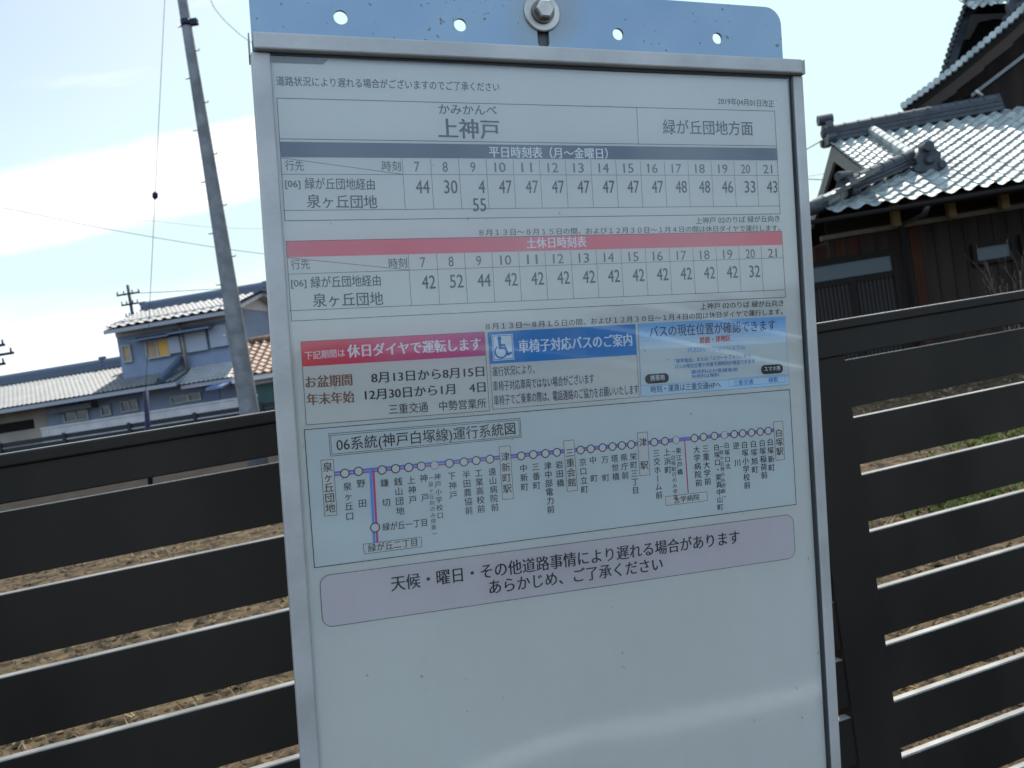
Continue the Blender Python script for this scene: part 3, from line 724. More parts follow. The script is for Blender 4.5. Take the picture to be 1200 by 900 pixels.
for p in posts:
    if T0 < p < T1:
        b = MB(); fbx(b, p, p + (pR - pL), 0.004, -0.045, 0.0, fz1 + 0.012); b.build('post', M_fence, fence, bevel=0.002)
z_rt = fz1 + 0.012; 
b = MB(); fbx(b, T0, T1, 0.008, -0.028, z_rt + .0005, z_rt + 0.053); b.build('top_rail', M_fence, fence, bevel=0.002)
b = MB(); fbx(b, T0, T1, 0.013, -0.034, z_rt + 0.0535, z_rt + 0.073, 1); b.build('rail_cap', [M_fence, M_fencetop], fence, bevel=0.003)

exec_houses = True
# ------------------------------------------------------------------ far things: materials
M_kawara = mat('silver_roof_tile', (0.24, 0.265, 0.255), 0.56, metal=0.1, var=0.3, scale=4, spec=0.6)
M_kawara_far = mat('grey_roof_tile', (0.105, 0.108, 0.108), 0.6, var=0.15, scale=2, spec=0.5)
M_ridge = mat('dark_ridge_tile', (0.026, 0.030, 0.035), 0.5, var=0.3, scale=6, spec=0.28)
M_orange = mat('brown_orange_tile', (0.14, 0.065, 0.035), 0.65, var=0.45, scale=5)
M_wood = mat('dark_board_siding', (0.010, 0.0065, 0.005), 0.8, spec=0.2, color2=(0.024, 0.013, 0.008), scale=1.6, stretch=(3.2, 3.2, 0.35))
M_wood2 = mat('pale_beam', (0.085, 0.065, 0.045), 0.7, var=0.2, scale=6)
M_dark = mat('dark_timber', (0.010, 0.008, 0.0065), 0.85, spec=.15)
M_lattice = mat('dark_lattice', (0.022, 0.018, 0.016), 0.8, spec=.2)
M_glass = mat('window_glass', (0.045, 0.058, 0.065), 0.25, spec=0.25)
M_glass2 = mat('dark_glass', (0.03, 0.04, 0.05), 0.1, spec=0.6)
M_wallblue = mat('blue_grey_siding', (0.12, 0.145, 0.20), 0.8, var=0.06, scale=2)
M_wallcream = mat('pale_plaster', (0.34, 0.31, 0.30), 0.85, var=0.06, scale=2)
M_wallbeige = mat('beige_wall', (0.20, 0.17, 0.14), 0.85, var=0.12, scale=1.5)
M_shutter = mat('pale_shutter', (0.20, 0.215, 0.25), 0.7, var=0.04, scale=3)
M_curtain = mat('yellow_curtain', (0.40, 0.21, 0.035), 0.8); M_curtan = mat('tan_curtain', (0.24, 0.165, 0.10), 0.8, var=0.15, scale=4)
M_framew = mat('pale_window_frame', (0.20, 0.195, 0.19), 0.6)
M_teal = mat('teal_wall', (0.022, 0.052, 0.048), 0.85, var=0.1, scale=2)
M_blockwall = mat('pale_block_wall', (0.30, 0.275, 0.27), 0.9, var=0.1, scale=3)
M_polec = mat('pole_concrete', (0.118, 0.118, 0.122), 0.85, var=0.25, scale=5, bump=0.1, bscale=40)
M_black = mat('grey_cable', (0.09, 0.09, 0.095), 0.6)
M_navy = mat('navy_sleeve', (0.006, 0.008, 0.028), 0.6, spec=.2)
M_bronze = mat('far_fence_bronze', (0.011, 0.012, 0.014), 0.6, spec=.25)

def slope(mb, fr, a0, a1, b0, z0, b1, z1, cw, cl, amp, step, k=6, m=0):
    O = fr.W(a0, b0, z0); S = (fr.W(a0, b1, z1) - O); L = S.length; S.normalize()
    mb.tiles(O, fr.A.copy(), S, a1 - a0, L, cw, cl, amp, step, k, m)
def slab(mb, fr, a0, a1, b0, z0, b1, z1, th=0.1, drop=0.03, m=0):
    """solid under a slope"""
    P = [fr.W(a0, b0, z0 - drop), fr.W(a1, b0, z0 - drop), fr.W(a1, b1, z1 - drop), fr.W(a0, b1, z1 - drop)]
    mb.prism(P, (0, 0, -th), m)
def window(parent, fr, px, b_, frame_m, pane_ms, name='window', fw=0.05, mull=1):
    """px: (x0,y0,x1,y1) photo pixels of the opening"""
    a0, z1 = fr.az(px[0], px[1], b_); a1, z0 = fr.az(px[2], px[3], b_)
    zm0, zm1 = min(z0, z1), max(z0, z1)
    # undo the roll: use the middle of both sides
    am = (a0 + a1) / 2
    f = MB()
    for (x0, x1, y0, y1) in ((a0 - fw, a1 + fw, zm1, zm1 + fw), (a0 - fw, a1 + fw, zm0 - fw, zm0), (a0 - fw, a0, zm0, zm1), (a1, a1 + fw, zm0, zm1)):
        f.fbox(fr, x0, x1, b_ - 0.07, b_ + 0.02, y0, y1)
    for i in range(1, mull):
        x = a0 + (a1 - a0) * i / mull; f.fbox(fr, x - fw / 2, x + fw / 2, b_ - 0.05, b_ + 0.02, zm0, zm1)
    fo = f.build(name, frame_m, parent)
    for i in range(mull):
        x0, x1 = a0 + (a1 - a0) * i / mull, a0 + (a1 - a0) * (i + 1) / mull
        p = MB(); p.fbox(fr, x0, x1, b_ - 0.02, b_ - 0.008, zm0, zm1); p.build('pane', pane_ms[i % len(pane_ms)], fo)
    return fo
def zof(fr, x, y, b_): return fr.az(x, y, b_)[1]
def aof(fr, x, y, b_): return fr.az(x, y, b_)[0]

# ------------------------------------------------------------------ right: dark timber house
RH = Fac(1100, 320, 13.5, R(6))
rh = thing('timber_house', 'dark board-clad traditional house with glinting silver tiled roof at the right', 'house', RH.W(0, 0, 0))
bE = -0.95                                    # eave line in front of the wall
zE = zof(RH, 1120, 228, bE)
aL, aR = aof(RH, 930, 250, bE), 7.5
bRg = 2.35; zRg = zof(RH, 1060, 132, bRg) - 0.30
aG = aof(RH, 985, 152, bRg)                    # left end of the ridge (gable end)
zWt = zof(RH, 1130, 251, 0)
# walls
b = MB(); b.fbox(RH, aL + 0.7, 7.0, 0, 0.15, 0, zWt - 0.06)
b.fbox(RH, aL + 0.7, aL + 0.85, 0.15, 5.5, 0, zWt - 0.06)
bw = 0.24; x = aL + 0.72
while x < 6.9:
    b.fbox(RH, x, x + 0.035, -0.018, 0.0, 0.0, zWt - 0.07); x += bw * random.uniform(.85, 1.15)
b.build('wall', M_wood, rh)
b = MB()
for _ in range(6):
    x = random.choice([aof(RH, xx, 330, 0) for xx in (1075, 1082, 1010, 965, 958, 990)]) + random.uniform(-.1, .1)
for xx, y0, y1 in ((1079, 250, 420), (956, 292, 315), (990, 280, 306), (1004, 278, 303), (966, 288, 312)):
    x = aof(RH, xx, 320, 0); b.fbox(RH, x - .1, x + .09, -0.010, -0.001, zof(RH, xx, y1, 0), min(zWt - .08, zof(RH, xx, y0, 0)))
b.build('weathered_board', mat('reddish_board', (0.034, 0.013, 0.007), 0.85, spec=.12, var=0.25, scale=3, stretch=(3, 3, .4)), rh)
b = MB(); b.fbox(RH, aL + 0.6, 7.1, -0.06, 0.1, zWt - 0.055, zWt + 0.02); b.build('wall_beam', M_wood2, rh)
for xx in (1047, 1113, 1176):
    x = aof(RH, xx, 250, -0.1); b = MB(); b.fbox(RH, x - .055, x + .055, -0.22, -0.08, zWt - .03, zWt + 0.32); b.build('strut', mat('strut_wood', (0.15, 0.10, 0.04), 0.7), rh)
# dark space under the eaves
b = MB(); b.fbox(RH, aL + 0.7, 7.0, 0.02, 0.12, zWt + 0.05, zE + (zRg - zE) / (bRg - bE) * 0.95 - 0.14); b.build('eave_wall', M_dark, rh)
# front slope
rf = MB(); slope(rf, RH, aG + 0.55, aR, bE, zE, bRg, zRg, 0.235, 0.235, 0.062, 0.035, 6)
roof = rf.build('roof', M_kawara, rh)
b = MB(); slab(b, RH, aG - 0.15, aR, bE + .02, zE, bRg, zRg, 0.09, 0.02); slab(b, RH, aG - 0.15, aR, 5.65, zE, bRg, zRg, 0.09, 0.0); b.build('roof_deck', M_dark, roof)
# narrow strip of verge tiles left of the descending ridge, and side skirt below the gable
sE = (zRg - zE) / (bRg - bE)
b = MB()
bm_ = 0.55; zm_ = zE + sE * (bm_ - bE)           # height where the gable strip ends
slope(b, RH, aG - 0.28, aG + 0.5, bm_ - .35, zm_ - .35 * sE, bRg, zRg, 0.2, 0.235, 0.05, 0.03, 6)
b.build('verge_tiles', M_kawara, roof)
b = MB()
nA = RH.A; 
# front slope below the gable reaches further left to the corner
aS0, aS1 = aL + 0.5, aG + 0.55; nS = 7
for i in range(nS):
    hS = 0.3 + (bm_ - bE - 0.3) * (i + .8) / nS
    slope(b, RH, aS0 + (aS1 - aS0) * i / nS, aS0 + (aS1 - aS0) * (i + 1) / nS, bE, zE, bE + hS, zE + hS * sE, 0.235, 0.235, 0.062, 0.035, 6)
b.build('skirt_tiles', M_kawara, roof)
# side skirt: rises towards +a
O = RH.W(aL, 5.6, zE); Sv = RH.W(aL + 1.35, 5.6, zE + 1.35 * sE * .8) - O; L_ = Sv.length; Sv.normalize()
b = MB(); b.tiles(O, -RH.B, Sv, 5.6 - bE, L_, 0.235, 0.235, 0.055, 0.03, 6); b.build('skirt_tiles', M_kawara, roof)
# gable wall with bargeboards
b = MB(); 
zg0 = zm_ - 0.45
b.prism([RH.W(aG + .1, bm_ - .5, zg0), RH.W(aG + .1, 2 * bRg - bm_ + .5, zg0), RH.W(aG + .1, bRg, zRg - .12)], RH.A * 0.08); b.build('gable_wall', M_dark, roof)
for sg in (-1, 1):
    b = MB(); p0 = RH.W(aG - .2, bRg, zRg - .06); p1 = RH.W(aG - .2, bRg + sg * (bRg - bm_ + .45), zm_ - .4 * sE)
    md = (p0 + p1) / 2 + Vector((0, 0, -.05))
    b.prism([p0, md, p1, p1 - Vector((0, 0, .2)), md - Vector((0, 0, .24)), p0 - Vector((0, 0, .3))], RH.A * 0.06)
    b.build('bargeboard', mat('grey_bargeboard', (0.12, 0.115, 0.11), .7), roof)
# main ridge, stacked courses with a round cap
def ridge(parent, p, q, wd_, ht_, rad, name='ridge', seg=0.24, m_=None, beads=True):
    b = MB(); p, q = Vector(p), Vector(q); d = (q - p); L = d.length; d.normalize(); s_ = Vector((-d.y, d.x, 0)).normalized(); up = s_.cross(d).normalized()
    if up.z < 0: up = -up
    for i in range(3):
        w2 = wd_ * (1 - .12 * i) / 2; h0, h1 = ht_ * i / 3, ht_ * (i + 1) / 3 - .012
        b.box8([p + s_ * w2 + up * h0, q + s_ * w2 + up * h0, q - s_ * w2 + up * h0, p - s_ * w2 + up * h0, p + s_ * w2 + up * h1, q + s_ * w2 + up * h1, q - s_ * w2 + up * h1, p - s_ * w2 + up * h1])
    n = max(2, int(L / seg)); pts = []; rr_ = []
    for i in range(n):
        x0, x1 = L * i / n, L * (i + 1) / n
        pts += [p + d * x0 + up * ht_, p + d * (x1 - .03) + up * ht_, p + d * (x1 - .028) + up * ht_, p + d * (x1 - .001) + up * ht_]
        rr_ += [rad, rad * .97, rad * 1.13, rad * 1.13] if beads else [rad] * 4
    b.tube(pts, rr_, 10, 0, False); return b.build(name, m_ or M_ridge, parent)
def onigawara(parent, c, out, wd_, ht_, m_=None):
    """ridge-end ornament: flared plate with a shoulder scroll on each side, a boss and a round tile end on top"""
    out = Vector(out).normalized(); s_ = Vector((-out.y, out.x, 0)).normalized(); c = Vector(c); up = Vector((0, 0, 1))
    prof = [(-.5, 0), (-.56, .18), (-.42, .34), (-.46, .6), (-.3, .82), (0, .95), (.3, .82), (.46, .6), (.42, .34), (.56, .18), (.5, 0)]
    b = MB(); b.prism([c + s_ * x * wd_ + up * z * ht_ - out * .05 for x, z in prof], out * 0.12)
    b.tube([c + up * ht_ * .95 - out * .1, c + up * ht_ * .95 + out * .16], ht_ * .2, 12, 0, False)
    b.tube([c + up * ht_ * .45 + out * .06, c + up * ht_ * .45 + out * .13], [ht_ * .24, ht_ * .14], 12, 0, False)
    for sg in (-1, 1): b.tube([c + s_ * sg * wd_ * .45 + up * ht_ * .18 - out * .05, c + s_ * sg * wd_ * .45 + up * ht_ * .18 + out * .1], ht_ * .15, 10, 0, False)
    return b.build('ridge_ornament', m_ or M_ridge, parent)
aRe = aof(RH, 1149, 112, bRg)
ridge(roof, RH.W(aG - .15, bRg, zRg - .02), RH.W(aRe + .3, bRg, zRg + 0.02), 0.34, 0.24, 0.085)
onigawara(roof, RH.W(aG - .22, bRg, zRg - .05), -RH.A, 0.5, 0.5)
# descending ridge of round tiles and its end ornament
dx = aG + 0.52
ridge(roof, RH.W(dx, bRg - .1, zRg - .02), RH.W(dx, bm_ - .25, zm_ - .25 * sE + .03), 0.2, 0.08, 0.088, 'descending_ridge', 0.2, M_kawara)
onigawara(roof, RH.W(dx + .02, bm_ - .5, zm_ - .5 * sE + .02), -RH.B, 0.42, 0.40)
# corner ridge running down to the eave corner
cp = RH.W(dx - .1, bm_ - .30, zm_ - .3 * sE + .1); cq = RH.W(aL + 0.25, bE + .1, zE + .12)
cm = cp + (cq - cp) * .62
ridge(roof, cp, cm, 0.24, 0.16, 0.085, 'corner_ridge', 0.24)
onigawara(roof, cm + (cq - cp).normalized() * .06 - Vector((0, 0, .06)), Vector(((cq - cp).x, (cq - cp).y, 0)), 0.36, 0.36)
ridge(roof, cm, cq, 0.2, 0.05, 0.095, 'corner_ridge', 0.26, M_kawara)
b = MB(); e = (cq - cp).normalized(); b.tube([cq - e * .3 + Vector((0, 0, .02)), cq + e * .12 + Vector((0, 0, .05)), cq + e * .14 + Vector((0, 0, .05))], [.12, .12, .09], 14); b.build('corner_cap', M_ridge, roof)
# gutter + downpipe
b = MB(); b.tube([RH.W(aL + .2, bE - .03, zE - .06), RH.W(aR, bE - .03, zE - .06)], .036, 8)
b.build('gutter', M_dark, rh)
xa = aof(RH, 1056, 270, -.05)
b = MB(); b.tube([RH.W(xa + .1, bE, zE - .08), RH.W(xa + .08, bE + .1, zE - .2), RH.W(xa, -.1, zWt - .02), RH.W(xa, -.08, 0)], .045, 8); b.build('downpipe', M_gasket_shade, rh)
# windows and lattice door
window(rh, RH, (1142, 291, 1184, 300), -0.02, M_dark, [M_glass], fw=.06)
a0, z1 = RH.az(1163, 282, -.02); 
window(rh, RH, (1198, 279, 1245, 287), -0.02, M_dark, [M_glass], fw=.06)
da0, da1 = aof(RH, 944, 330, -.03), aof(RH, 1054, 330, -.03); dz1 = zof(RH, 1000, 300, -.03); dz0 = 0.0; dzg = zof(RH, 1000, 331, -.03)
dr = MB()
zt_, zb_ = zof(RH, 1000, 306, -.03), zof(RH, 1000, 324, -.03)
dr.fbox(RH, da0, da1, -.07, 0.0, zt_, zt_ + .1); dr.fbox(RH, da0, da1, -.06, 0.0, zb_ - .1, zb_)
for x in (da0, (da0 + da1) / 2 - .04, da1 - .08): dr.fbox(RH, x, x + .08, -.075, 0, 0, zt_ if x != (da0 + da1) / 2 - .04 else zb_ - .1)
door = dr.build('sliding_door', M_dark, rh)
b = MB(); b.fbox(RH, da0 + .08, da1 - .08, -.035, -.025, zb_, zt_); b.build('transom_pane', M_glass, door)
b = MB(); x = da0 + .1
b.fbox(RH, da0 + .08, da1 - .08, -.022, -.019, 0, zb_ - .1)
while x < da1 - .1:
    b.fbox(RH, x, x + .028, -.05, -.0225, 0.05, zb_ - .1); x += .062
b.build('lattice', M_lattice, door)
# ---- upper storey to the right: gabled block with two verges
UH = Fac(1150, 80, 16.6, R(6)); UE = Vector((math.sin(R(31)), math.cos(R(31)), 0.0))
def up_pts(b_, pts): return [UH.W(*(lambda q: (q[0], b_, q[1]))(UH.az(x, y, b_))) for x, y in pts]
v1p = up_pts(-.75, [(1060, 126), (1085, 108), (1118, 83), (1150, 56), (1184, 27), (1225, -12), (1275, -62)])
th = Vector((0, 0, -.16))
b = MB()
for p, q in zip(v1p[:-1], v1p[1:]): b.prism([p, q, q + th, p + th], UE * 5.0)
upr = b.build('upper_roof', M_dark, rh)
b = MB(); acc = 0
for p, q in zip(v1p[:-1], v1p[1:]):
    L = (q - p).length; n = max(1, round(L / .125)); d = (q - p) / n
    for i in range(n):
        c0 = p + d * i + Vector((0, 0, .03)); b.tube([c0 - UE * .12, c0 + UE * .55], .062, 10, 0, False)
b.build('verge_tiles', M_kawara, upr)
b = MB()
for p, q in zip(v1p[:-1], v1p[1:]):
    b.prism([p + Vector((0, 0, -.17)), q + Vector((0, 0, -.17)), q + Vector((0, 0, -.40)), p + Vector((0, 0, -.36))], UH.B * .06)
b.build('bargeboard', mat('brown_bargeboard', (0.04, 0.03, 0.024), .9, spec=.1), upr)
b = MB(); w0 = up_pts(0, [(1092, 122), (1140, 82), (1185, 44), (1290, -50), (1290, 190), (1092, 200)])
b.prism(w0, UH.B * .12); b.build('gable_wall', M_wood, rh)
b = MB(); q_ = up_pts(-.12, [(1138, 110), (1210, 55)]); b.prism([q_[0], q_[1], q_[1] + Vector((0, 0, -.07)), q_[0] + Vector((0, 0, -.07))], UH.B * .08); b.build('wall_trim', mat('grey_trim', (.2, .2, .2), .5), rh)
# upper gable behind
v2p = up_pts(1.3, [(1101, 97), (1112, 62), (1122, 32), (1134, 0), (1152, -50)])
b = MB()
for p, q in zip(v2p[:-1], v2p[1:]): b.prism([p, q, q + UH.A * .22, p + UH.A * .22], UE * 3.0)
tg = b.build('top_roof', M_ridge, rh)
b = MB()
for p, q in zip(v2p[:-1], v2p[1:]):
    L = (q - p).length; n = max(1, round(L / .12)); d = (q - p) / n
    for i in range(n): b.tube([p + d * (i + .5) - UE * .1, p + d * (i + .5) + UE * 3.0], .05, 8, 0, False)
b.build('verge_tiles', M_ridge, tg)
b = MB(); b.prism(up_pts(1.75, [(1106, 100), (1140, 4), (1215, 4), (1215, 40), (1140, 100)]), UH.B * .1); b.build('gable_wall', M_dark, tg)
b = MB(); pe = up_pts(.9, [(1136, 13), (1196, 10)]); O = pe[0]; Sd = (UH.B * .8 + Vector((0, 0, .62))).normalized()
b.tiles(O, UH.A.copy(), Sd, 1.9, 2.0, .17, .2, .06, .03, 6); b.build('eave_tiles', M_kawara, tg)
b = MB(); pe = up_pts(.95, [(1139, 17), (1192, 15), (1192, 24), (1165, 22), (1147, 26), (1136, 46), (1131, 46)]); b.prism(pe, UH.B * .08); b.build('bargeboard', mat('dim_bargeboard', (0.02, .018, .016), .9, spec=.1), tg)
oc_ = up_pts(.3, [(1196, 26)])[0]; onigawara(tg, oc_, -UH.B, .5, .6)
# shaded roof piece between the front roof and the upper wall, and the rain chain hook
b = MB(); b.tube(up_pts(-1.0, [(1143, 106), (1150, 112), (1149, 122), (1144, 130)]), .035, 6); b.build('hook', M_alu, rh)

# ------------------------------------------------------------------ left: two storey blue-grey house
LHs = Fac(205, 440, 33.0, R(6))
lh = thing('blue_grey_house', 'two-storey blue-grey house with pale shutters and a yellow curtain, grey tiled roofs', 'house', LHs.W(0, 0, 0))
bU = -0.75; zU = zof(LHs, 190, 375.5, bU); a0U, a1U = aof(LHs, 120, 391, bU), aof(LHs, 268, 358, bU)
bK = 2.9; zK = zof(LHs, 230, 343, bK) - 0.42
wl, wr = aof(LHs, 139, 410, 0), aof(LHs, 270, 390, 0)
zLow = zof(LHs, 170, 452.5, -1.5)
b = MB(); b.fbox(LHs, wl, wr, 0, 5.8, zLow - .3, zU + .30)
b.prism([LHs.W(wr - .1, 0, zU + .3), LHs.W(wr - .1, 5.8, zU + .3), LHs.W(wr - .1, bK, zK - .1)], LHs.A * .1)
b.prism([LHs.W(wl, 0, zU + .3), LHs.W(wl, 5.8, zU + .3), LHs.W(wl, bK, zK - .1)], LHs.A * .1)
b.build('upper_wall', M_wallblue, lh)
b = MB(); b.fbox(LHs, wl - .02, wr + .02, -.03, -.002, zof(LHs, 200, 385, 0), zU + .28); 
zc = zof(LHs, 290, 361, 1.5)
b.prism([LHs.W(wr + .005, -.02, zc), LHs.W(wr + .005, 5.82, zc), LHs.W(wr + .005, 5.82, zU + .32), LHs.W(wr + .005, bK, zK - .05), LHs.W(wr + .005, -.02, zU + .32)], LHs.A * .02)
b.build('plaster_band', M_wallcream, lh)
b = MB(); slope(b, LHs, a0U, a1U, bU, zU, bK, zK, 0.36, 0.34, .09, .025, 4); rf = b.build('roof', M_kawara_far, lh)
b = MB(); slope(b, LHs, a0U, a1U, 2 * bK - bU, zU, bK, zK, 0.36, 0.34, .09, .025, 4); b.build('roof_back', M_kawara_far, rf)
b = MB(); slab(b, LHs, a0U + .03, a1U - .03, bU + .03, zU, bK, zK, .14, .03); slab(b, LHs, a0U + .03, a1U - .03, 2 * bK - bU, zU, bK, zK, .14, .0); b.build('roof_deck', mat('soffit', (.2, .2, .22), .8), rf)
ridge(rf, LHs.W(a0U - .1, bK, zK), LHs.W(a1U + .1, bK, zK), .45, .28, .12, seg=.4, m_=mat('far_ridge', (.045, .06, .09), .5), beads=False)
onigawara(rf, LHs.W(a0U - .15, bK, zK - .05), -LHs.A, .4, .42, MATS['far_ridge'])
onigawara(rf, LHs.W(a1U + .12, bK, zK - .05), LHs.A, .4, .42, MATS['far_ridge'])
# windows and shutters of the upper floor
def rect(fr, cx, cy, wpx, hpx, b_):
    a, z = fr.az(cx, cy, b_); s = (fr.P - CAM).dot(FWD) / F_PX; return a - wpx * s / 2, a + wpx * s / 2, z - hpx * s / 2, z + hpx * s / 2
def win(parent, fr, cx, cy, wpx, hpx, b_, panes, fm=None, mull=1, name='window', fw=.06):
    x0, x1, z0, z1 = rect(fr, cx, cy, wpx, hpx, b_); f = MB()
    for (p, q, r, s) in ((x0 - fw, x1 + fw, z1, z1 + fw), (x0 - fw, x1 + fw, z0 - fw, z0), (x0 - fw, x0, z0, z1), (x1, x1 + fw, z0, z1)): f.fbox(fr, p, q, b_ - .09, b_, r, s)
    for i in range(1, mull): x = x0 + (x1 - x0) * i / mull; f.fbox(fr, x - fw / 2, x + fw / 2, b_ - .07, b_, z0, z1)
    fo = f.build(name, fm or M_framew, parent)
    for i in range(mull):
        p = MB(); g_ = fw / 2 if mull > 1 else 0
        p.fbox(fr, x0 + (x1 - x0) * i / mull + (g_ if i else 0), x0 + (x1 - x0) * (i + 1) / mull - (g_ if i < mull - 1 else 0), b_ - .04, b_ - .006, z0, z1); p.build('pane', panes[i], fo)
    return fo
win(lh, LHs, 185.5, 408.5, 26, 18, -.032, [M_curtan, M_curtain], mull=2)
win(lh, LHs, 149.5, 414.5, 8, 17, -.005, [M_curtan])
for cx, cy, w_, h_ in ((206.5, 404, 14, 20), (231, 400, 27, 24), (257, 394, 21, 25)):
    x0, x1, z0, z1 = rect(LHs, cx, cy, w_, h_, 0); b = MB(); b.fbox(LHs, x0, x1, -.16, -.003, z0, z1)
    b.build('shutter', M_shutter, lh, bevel=.02)
x0, x1, z0, z1 = rect(LHs, 228, 385, 50, 4, 0)
b = MB(); b.prism([LHs.W(x0, -.02, z1), LHs.W(x0, -.6, z0), LHs.W(x0, -.6, z0 - .06), LHs.W(x0, -.02, z0)], LHs.A * (x1 - x0)); b.build('window_hood', mat('dark_blue_hood', (.06, .08, .12), .5), lh)
x0, x1, z0, z1 = rect(LHs, 182, 394, 46, 3, 0)
b = MB(); b.prism([LHs.W(x0, -.03, z1), LHs.W(x0, -.5, z0), LHs.W(x0, -.5, z0 - .06), LHs.W(x0, -.03, z0)], LHs.A * (x1 - x0)); b.build('window_hood', MATS['dark_blue_hood'], lh)
x_ = aof(LHs, 217, 410, -.1); b = MB(); b.tube([LHs.W(x_, -.22, zU - .1), LHs.W(x_, -.22, zLow + .3)], .06, 8); b.build('downpipe', mat('brown_pipe', (.16, .12, .1), .6), lh)
# lower roof: runs left to the annex
bLo = -1.5; bTop = 2.4; zTop = zof(LHs, 70, 430.5, bTop) - 0.36; aLL = aof(LHs, -120, 500, bLo); aLR = aof(LHs, 205, 446, bLo)
sl_ = (zTop - zLow) / (bTop - bLo)
b = MB(); slope(b, LHs, aLL, wl, bLo, zLow, bTop, zTop, .19, .30, .05, .015, 4)
slope(b, LHs, wl, aLR, bLo, zLow, 0.0, zLow + sl_ * (0 - bLo), .19, .30, .05, .015, 4)
lr = b.build('lower_roof', M_kawara_far, lh)
b = MB(); slab(b, LHs, aLL + .03, wl - .003, bLo + .03, zLow, bTop, zTop, .14, .03); slab(b, LHs, wl, aLR, bLo + .03, zLow, 0, zLow + sl_ * -bLo, .14, .03)
slab(b, LHs, aLL + .03, wl - .003, 2 * bTop - bLo, zLow, bTop, zTop, .14, 0); b.build('roof_deck', MATS['soffit'], lr)
ridge(lr, LHs.W(aLL, bTop, zTop), LHs.W(wl - .05, bTop, zTop), .45, .30, .12, seg=.4, m_=MATS['far_ridge'], beads=False)
xo = aof(LHs, 119, 420, bTop); onigawara(lr, LHs.W(xo, bTop, zTop + .05), LHs.A, .4, .42, MATS['far_ridge'])
# hipped corner and porch roof on the right of it
pk = LHs.W(aof(LHs, 214, 424, -.02), -.02, zof(LHs, 214, 424, -.02)); ce = LHs.W(aof(LHs, 180, 452, bLo), bLo, zof(LHs, 180, 452, bLo))
p1 = LHs.W(aof(LHs, 206, 447, bLo), bLo, zLow + .0)
ridge(lr, pk + Vector((0, 0, .03)), LHs.W(aLR - .05, bLo + .05, zLow + .06) * .35 + ce * .65, .3, .15, .1, 'corner_ridge', .4, MATS['far_ridge'], False)
aP0, aP1 = aof(LHs, 184, 458, -1.2), aof(LHs, 272, 440, -1.2); zP = zof(LHs, 225, 449.5, -1.2)
b = MB(); slope(b, LHs, aLR + .01, aP1, -1.2, zP, 0.0, zP + .62, .19, .30, .05, .015, 4); pr = b.build('porch_roof', mat('grey_porch_tile', (.20, .20, .20), .6, var=.1, scale=2), lh)  # porch tiles in a plain grey of their own
b = MB(); slab(b, LHs, aLR + .01, aP1, -1.17, zP, 0, zP + .62, .12, .03); b.build('roof_deck', MATS['soffit'], pr)
x0, x1, z0, z1 = rect(LHs, 256, 451, 20, 4, -1.6)
b = MB(); b.prism([LHs.W(x0, -1.2, z1), LHs.W(x0, -2.0, z0), LHs.W(x0, -2.0, z0 - .08), LHs.W(x0, -1.2, z1 - .08)], LHs.A * (x1 - x0)); b.build('awning', mat('blue_awning', (.06, .10, .19), .6), lh)
# ground floor walls, openings
b = MB(); b.fbox(LHs, aof(LHs, 55, 490, -.4), wr, -.4, -.2, 0, zLow + .15); b.fbox(LHs, wl, wr, -.198, 5.7, 0, zLow - .31); b.build('lower_wall', M_wallblue, lh)
b = MB(); b.fbox(LHs, aLL + .6, aof(LHs, 55, 490, -.4) - .003, -.4, -.2, 0, zLow + .15); b.build('annex_wall', M_wallbeige, lh)
x0, x1, z0, z1 = rect(LHs, 17, 500, 50, 11, -.4); b = MB(); b.fbox(LHs, x0, x1, -.43, -.403, z0, z1); b.build('garage_opening', M_dark, lh)
win(lh, LHs, 90, 487, 28, 10, -.403, [M_glass2, M_glass2], mull=2); win(lh, LHs, 125, 481, 9, 9, -.403, [M_glass2]); win(lh, LHs, 152.5, 475.5, 18, 10, -.403, [M_glass2, M_glass2], mull=2)
win(lh, LHs, 211, 468, 18, 6, -.403, [M_glass2]); win(lh, LHs, 229, 465, 12, 6, -.403, [M_glass2])
x0, x1, z0, z1 = rect(LHs, 90, 477.5, 54, 6, -.4); b = MB(); b.fbox(LHs, x0, x1, -.9, -.405, z0, z1); b.build('shutter_box', mat('dark_shutter_box', (.06, .06, .07), .6), lh)
x0, x1, z0, z1 = rect(LHs, 248, 461, 20, 16, -.4); b = MB(); b.fbox(LHs, x0, x1, -.43, -.403, 0.1, z1); b.build('entrance_door', mat('navy_door', (.04, .06, .12), .5), lh)

# orange tiled house behind the pole
OH = Fac(295, 440, 29.0, R(2))
oh = thing('orange_roof_house', 'small house with brown-orange tiled roof and teal wall behind the concrete pole', 'house', OH.W(0, 0, 0))
a0, z0 = OH.az(270, 445, 0); z0 = zof(OH, 295, 440, 0); a1 = a0 + 6; zT = zof(OH, 313, 399, 2.6)
b = MB(); slope(b, OH, a0, a1, 0, z0, 2.6, zT, .3, .3, .07, .035, 5); r_ = b.build('roof', M_orange, oh)
b = MB(); slab(b, OH, a0 + .02, a1, .03, z0, 2.6, zT, .14, .03); slab(b, OH, a0 + .02, a1, 5.2, z0, 2.6, zT, .14, 0); b.build('roof_deck', M_wallcream, r_)
ridge(r_, OH.W(a0, 2.6, zT), OH.W(a1, 2.6, zT), .35, .1, .1, seg=.35, m_=M_orange, beads=False)
b = MB(); b.fbox(OH, a0 + .5, a1 - .3, .5, 4.8, 0, z0 + .1); b.build('wall', M_teal, oh)
b = MB(); b.fbox(OH, a0 + .4, a1 - .2, .42, .498, z0 - .32, z0 + .05); b.build('fascia', M_wallcream, oh)

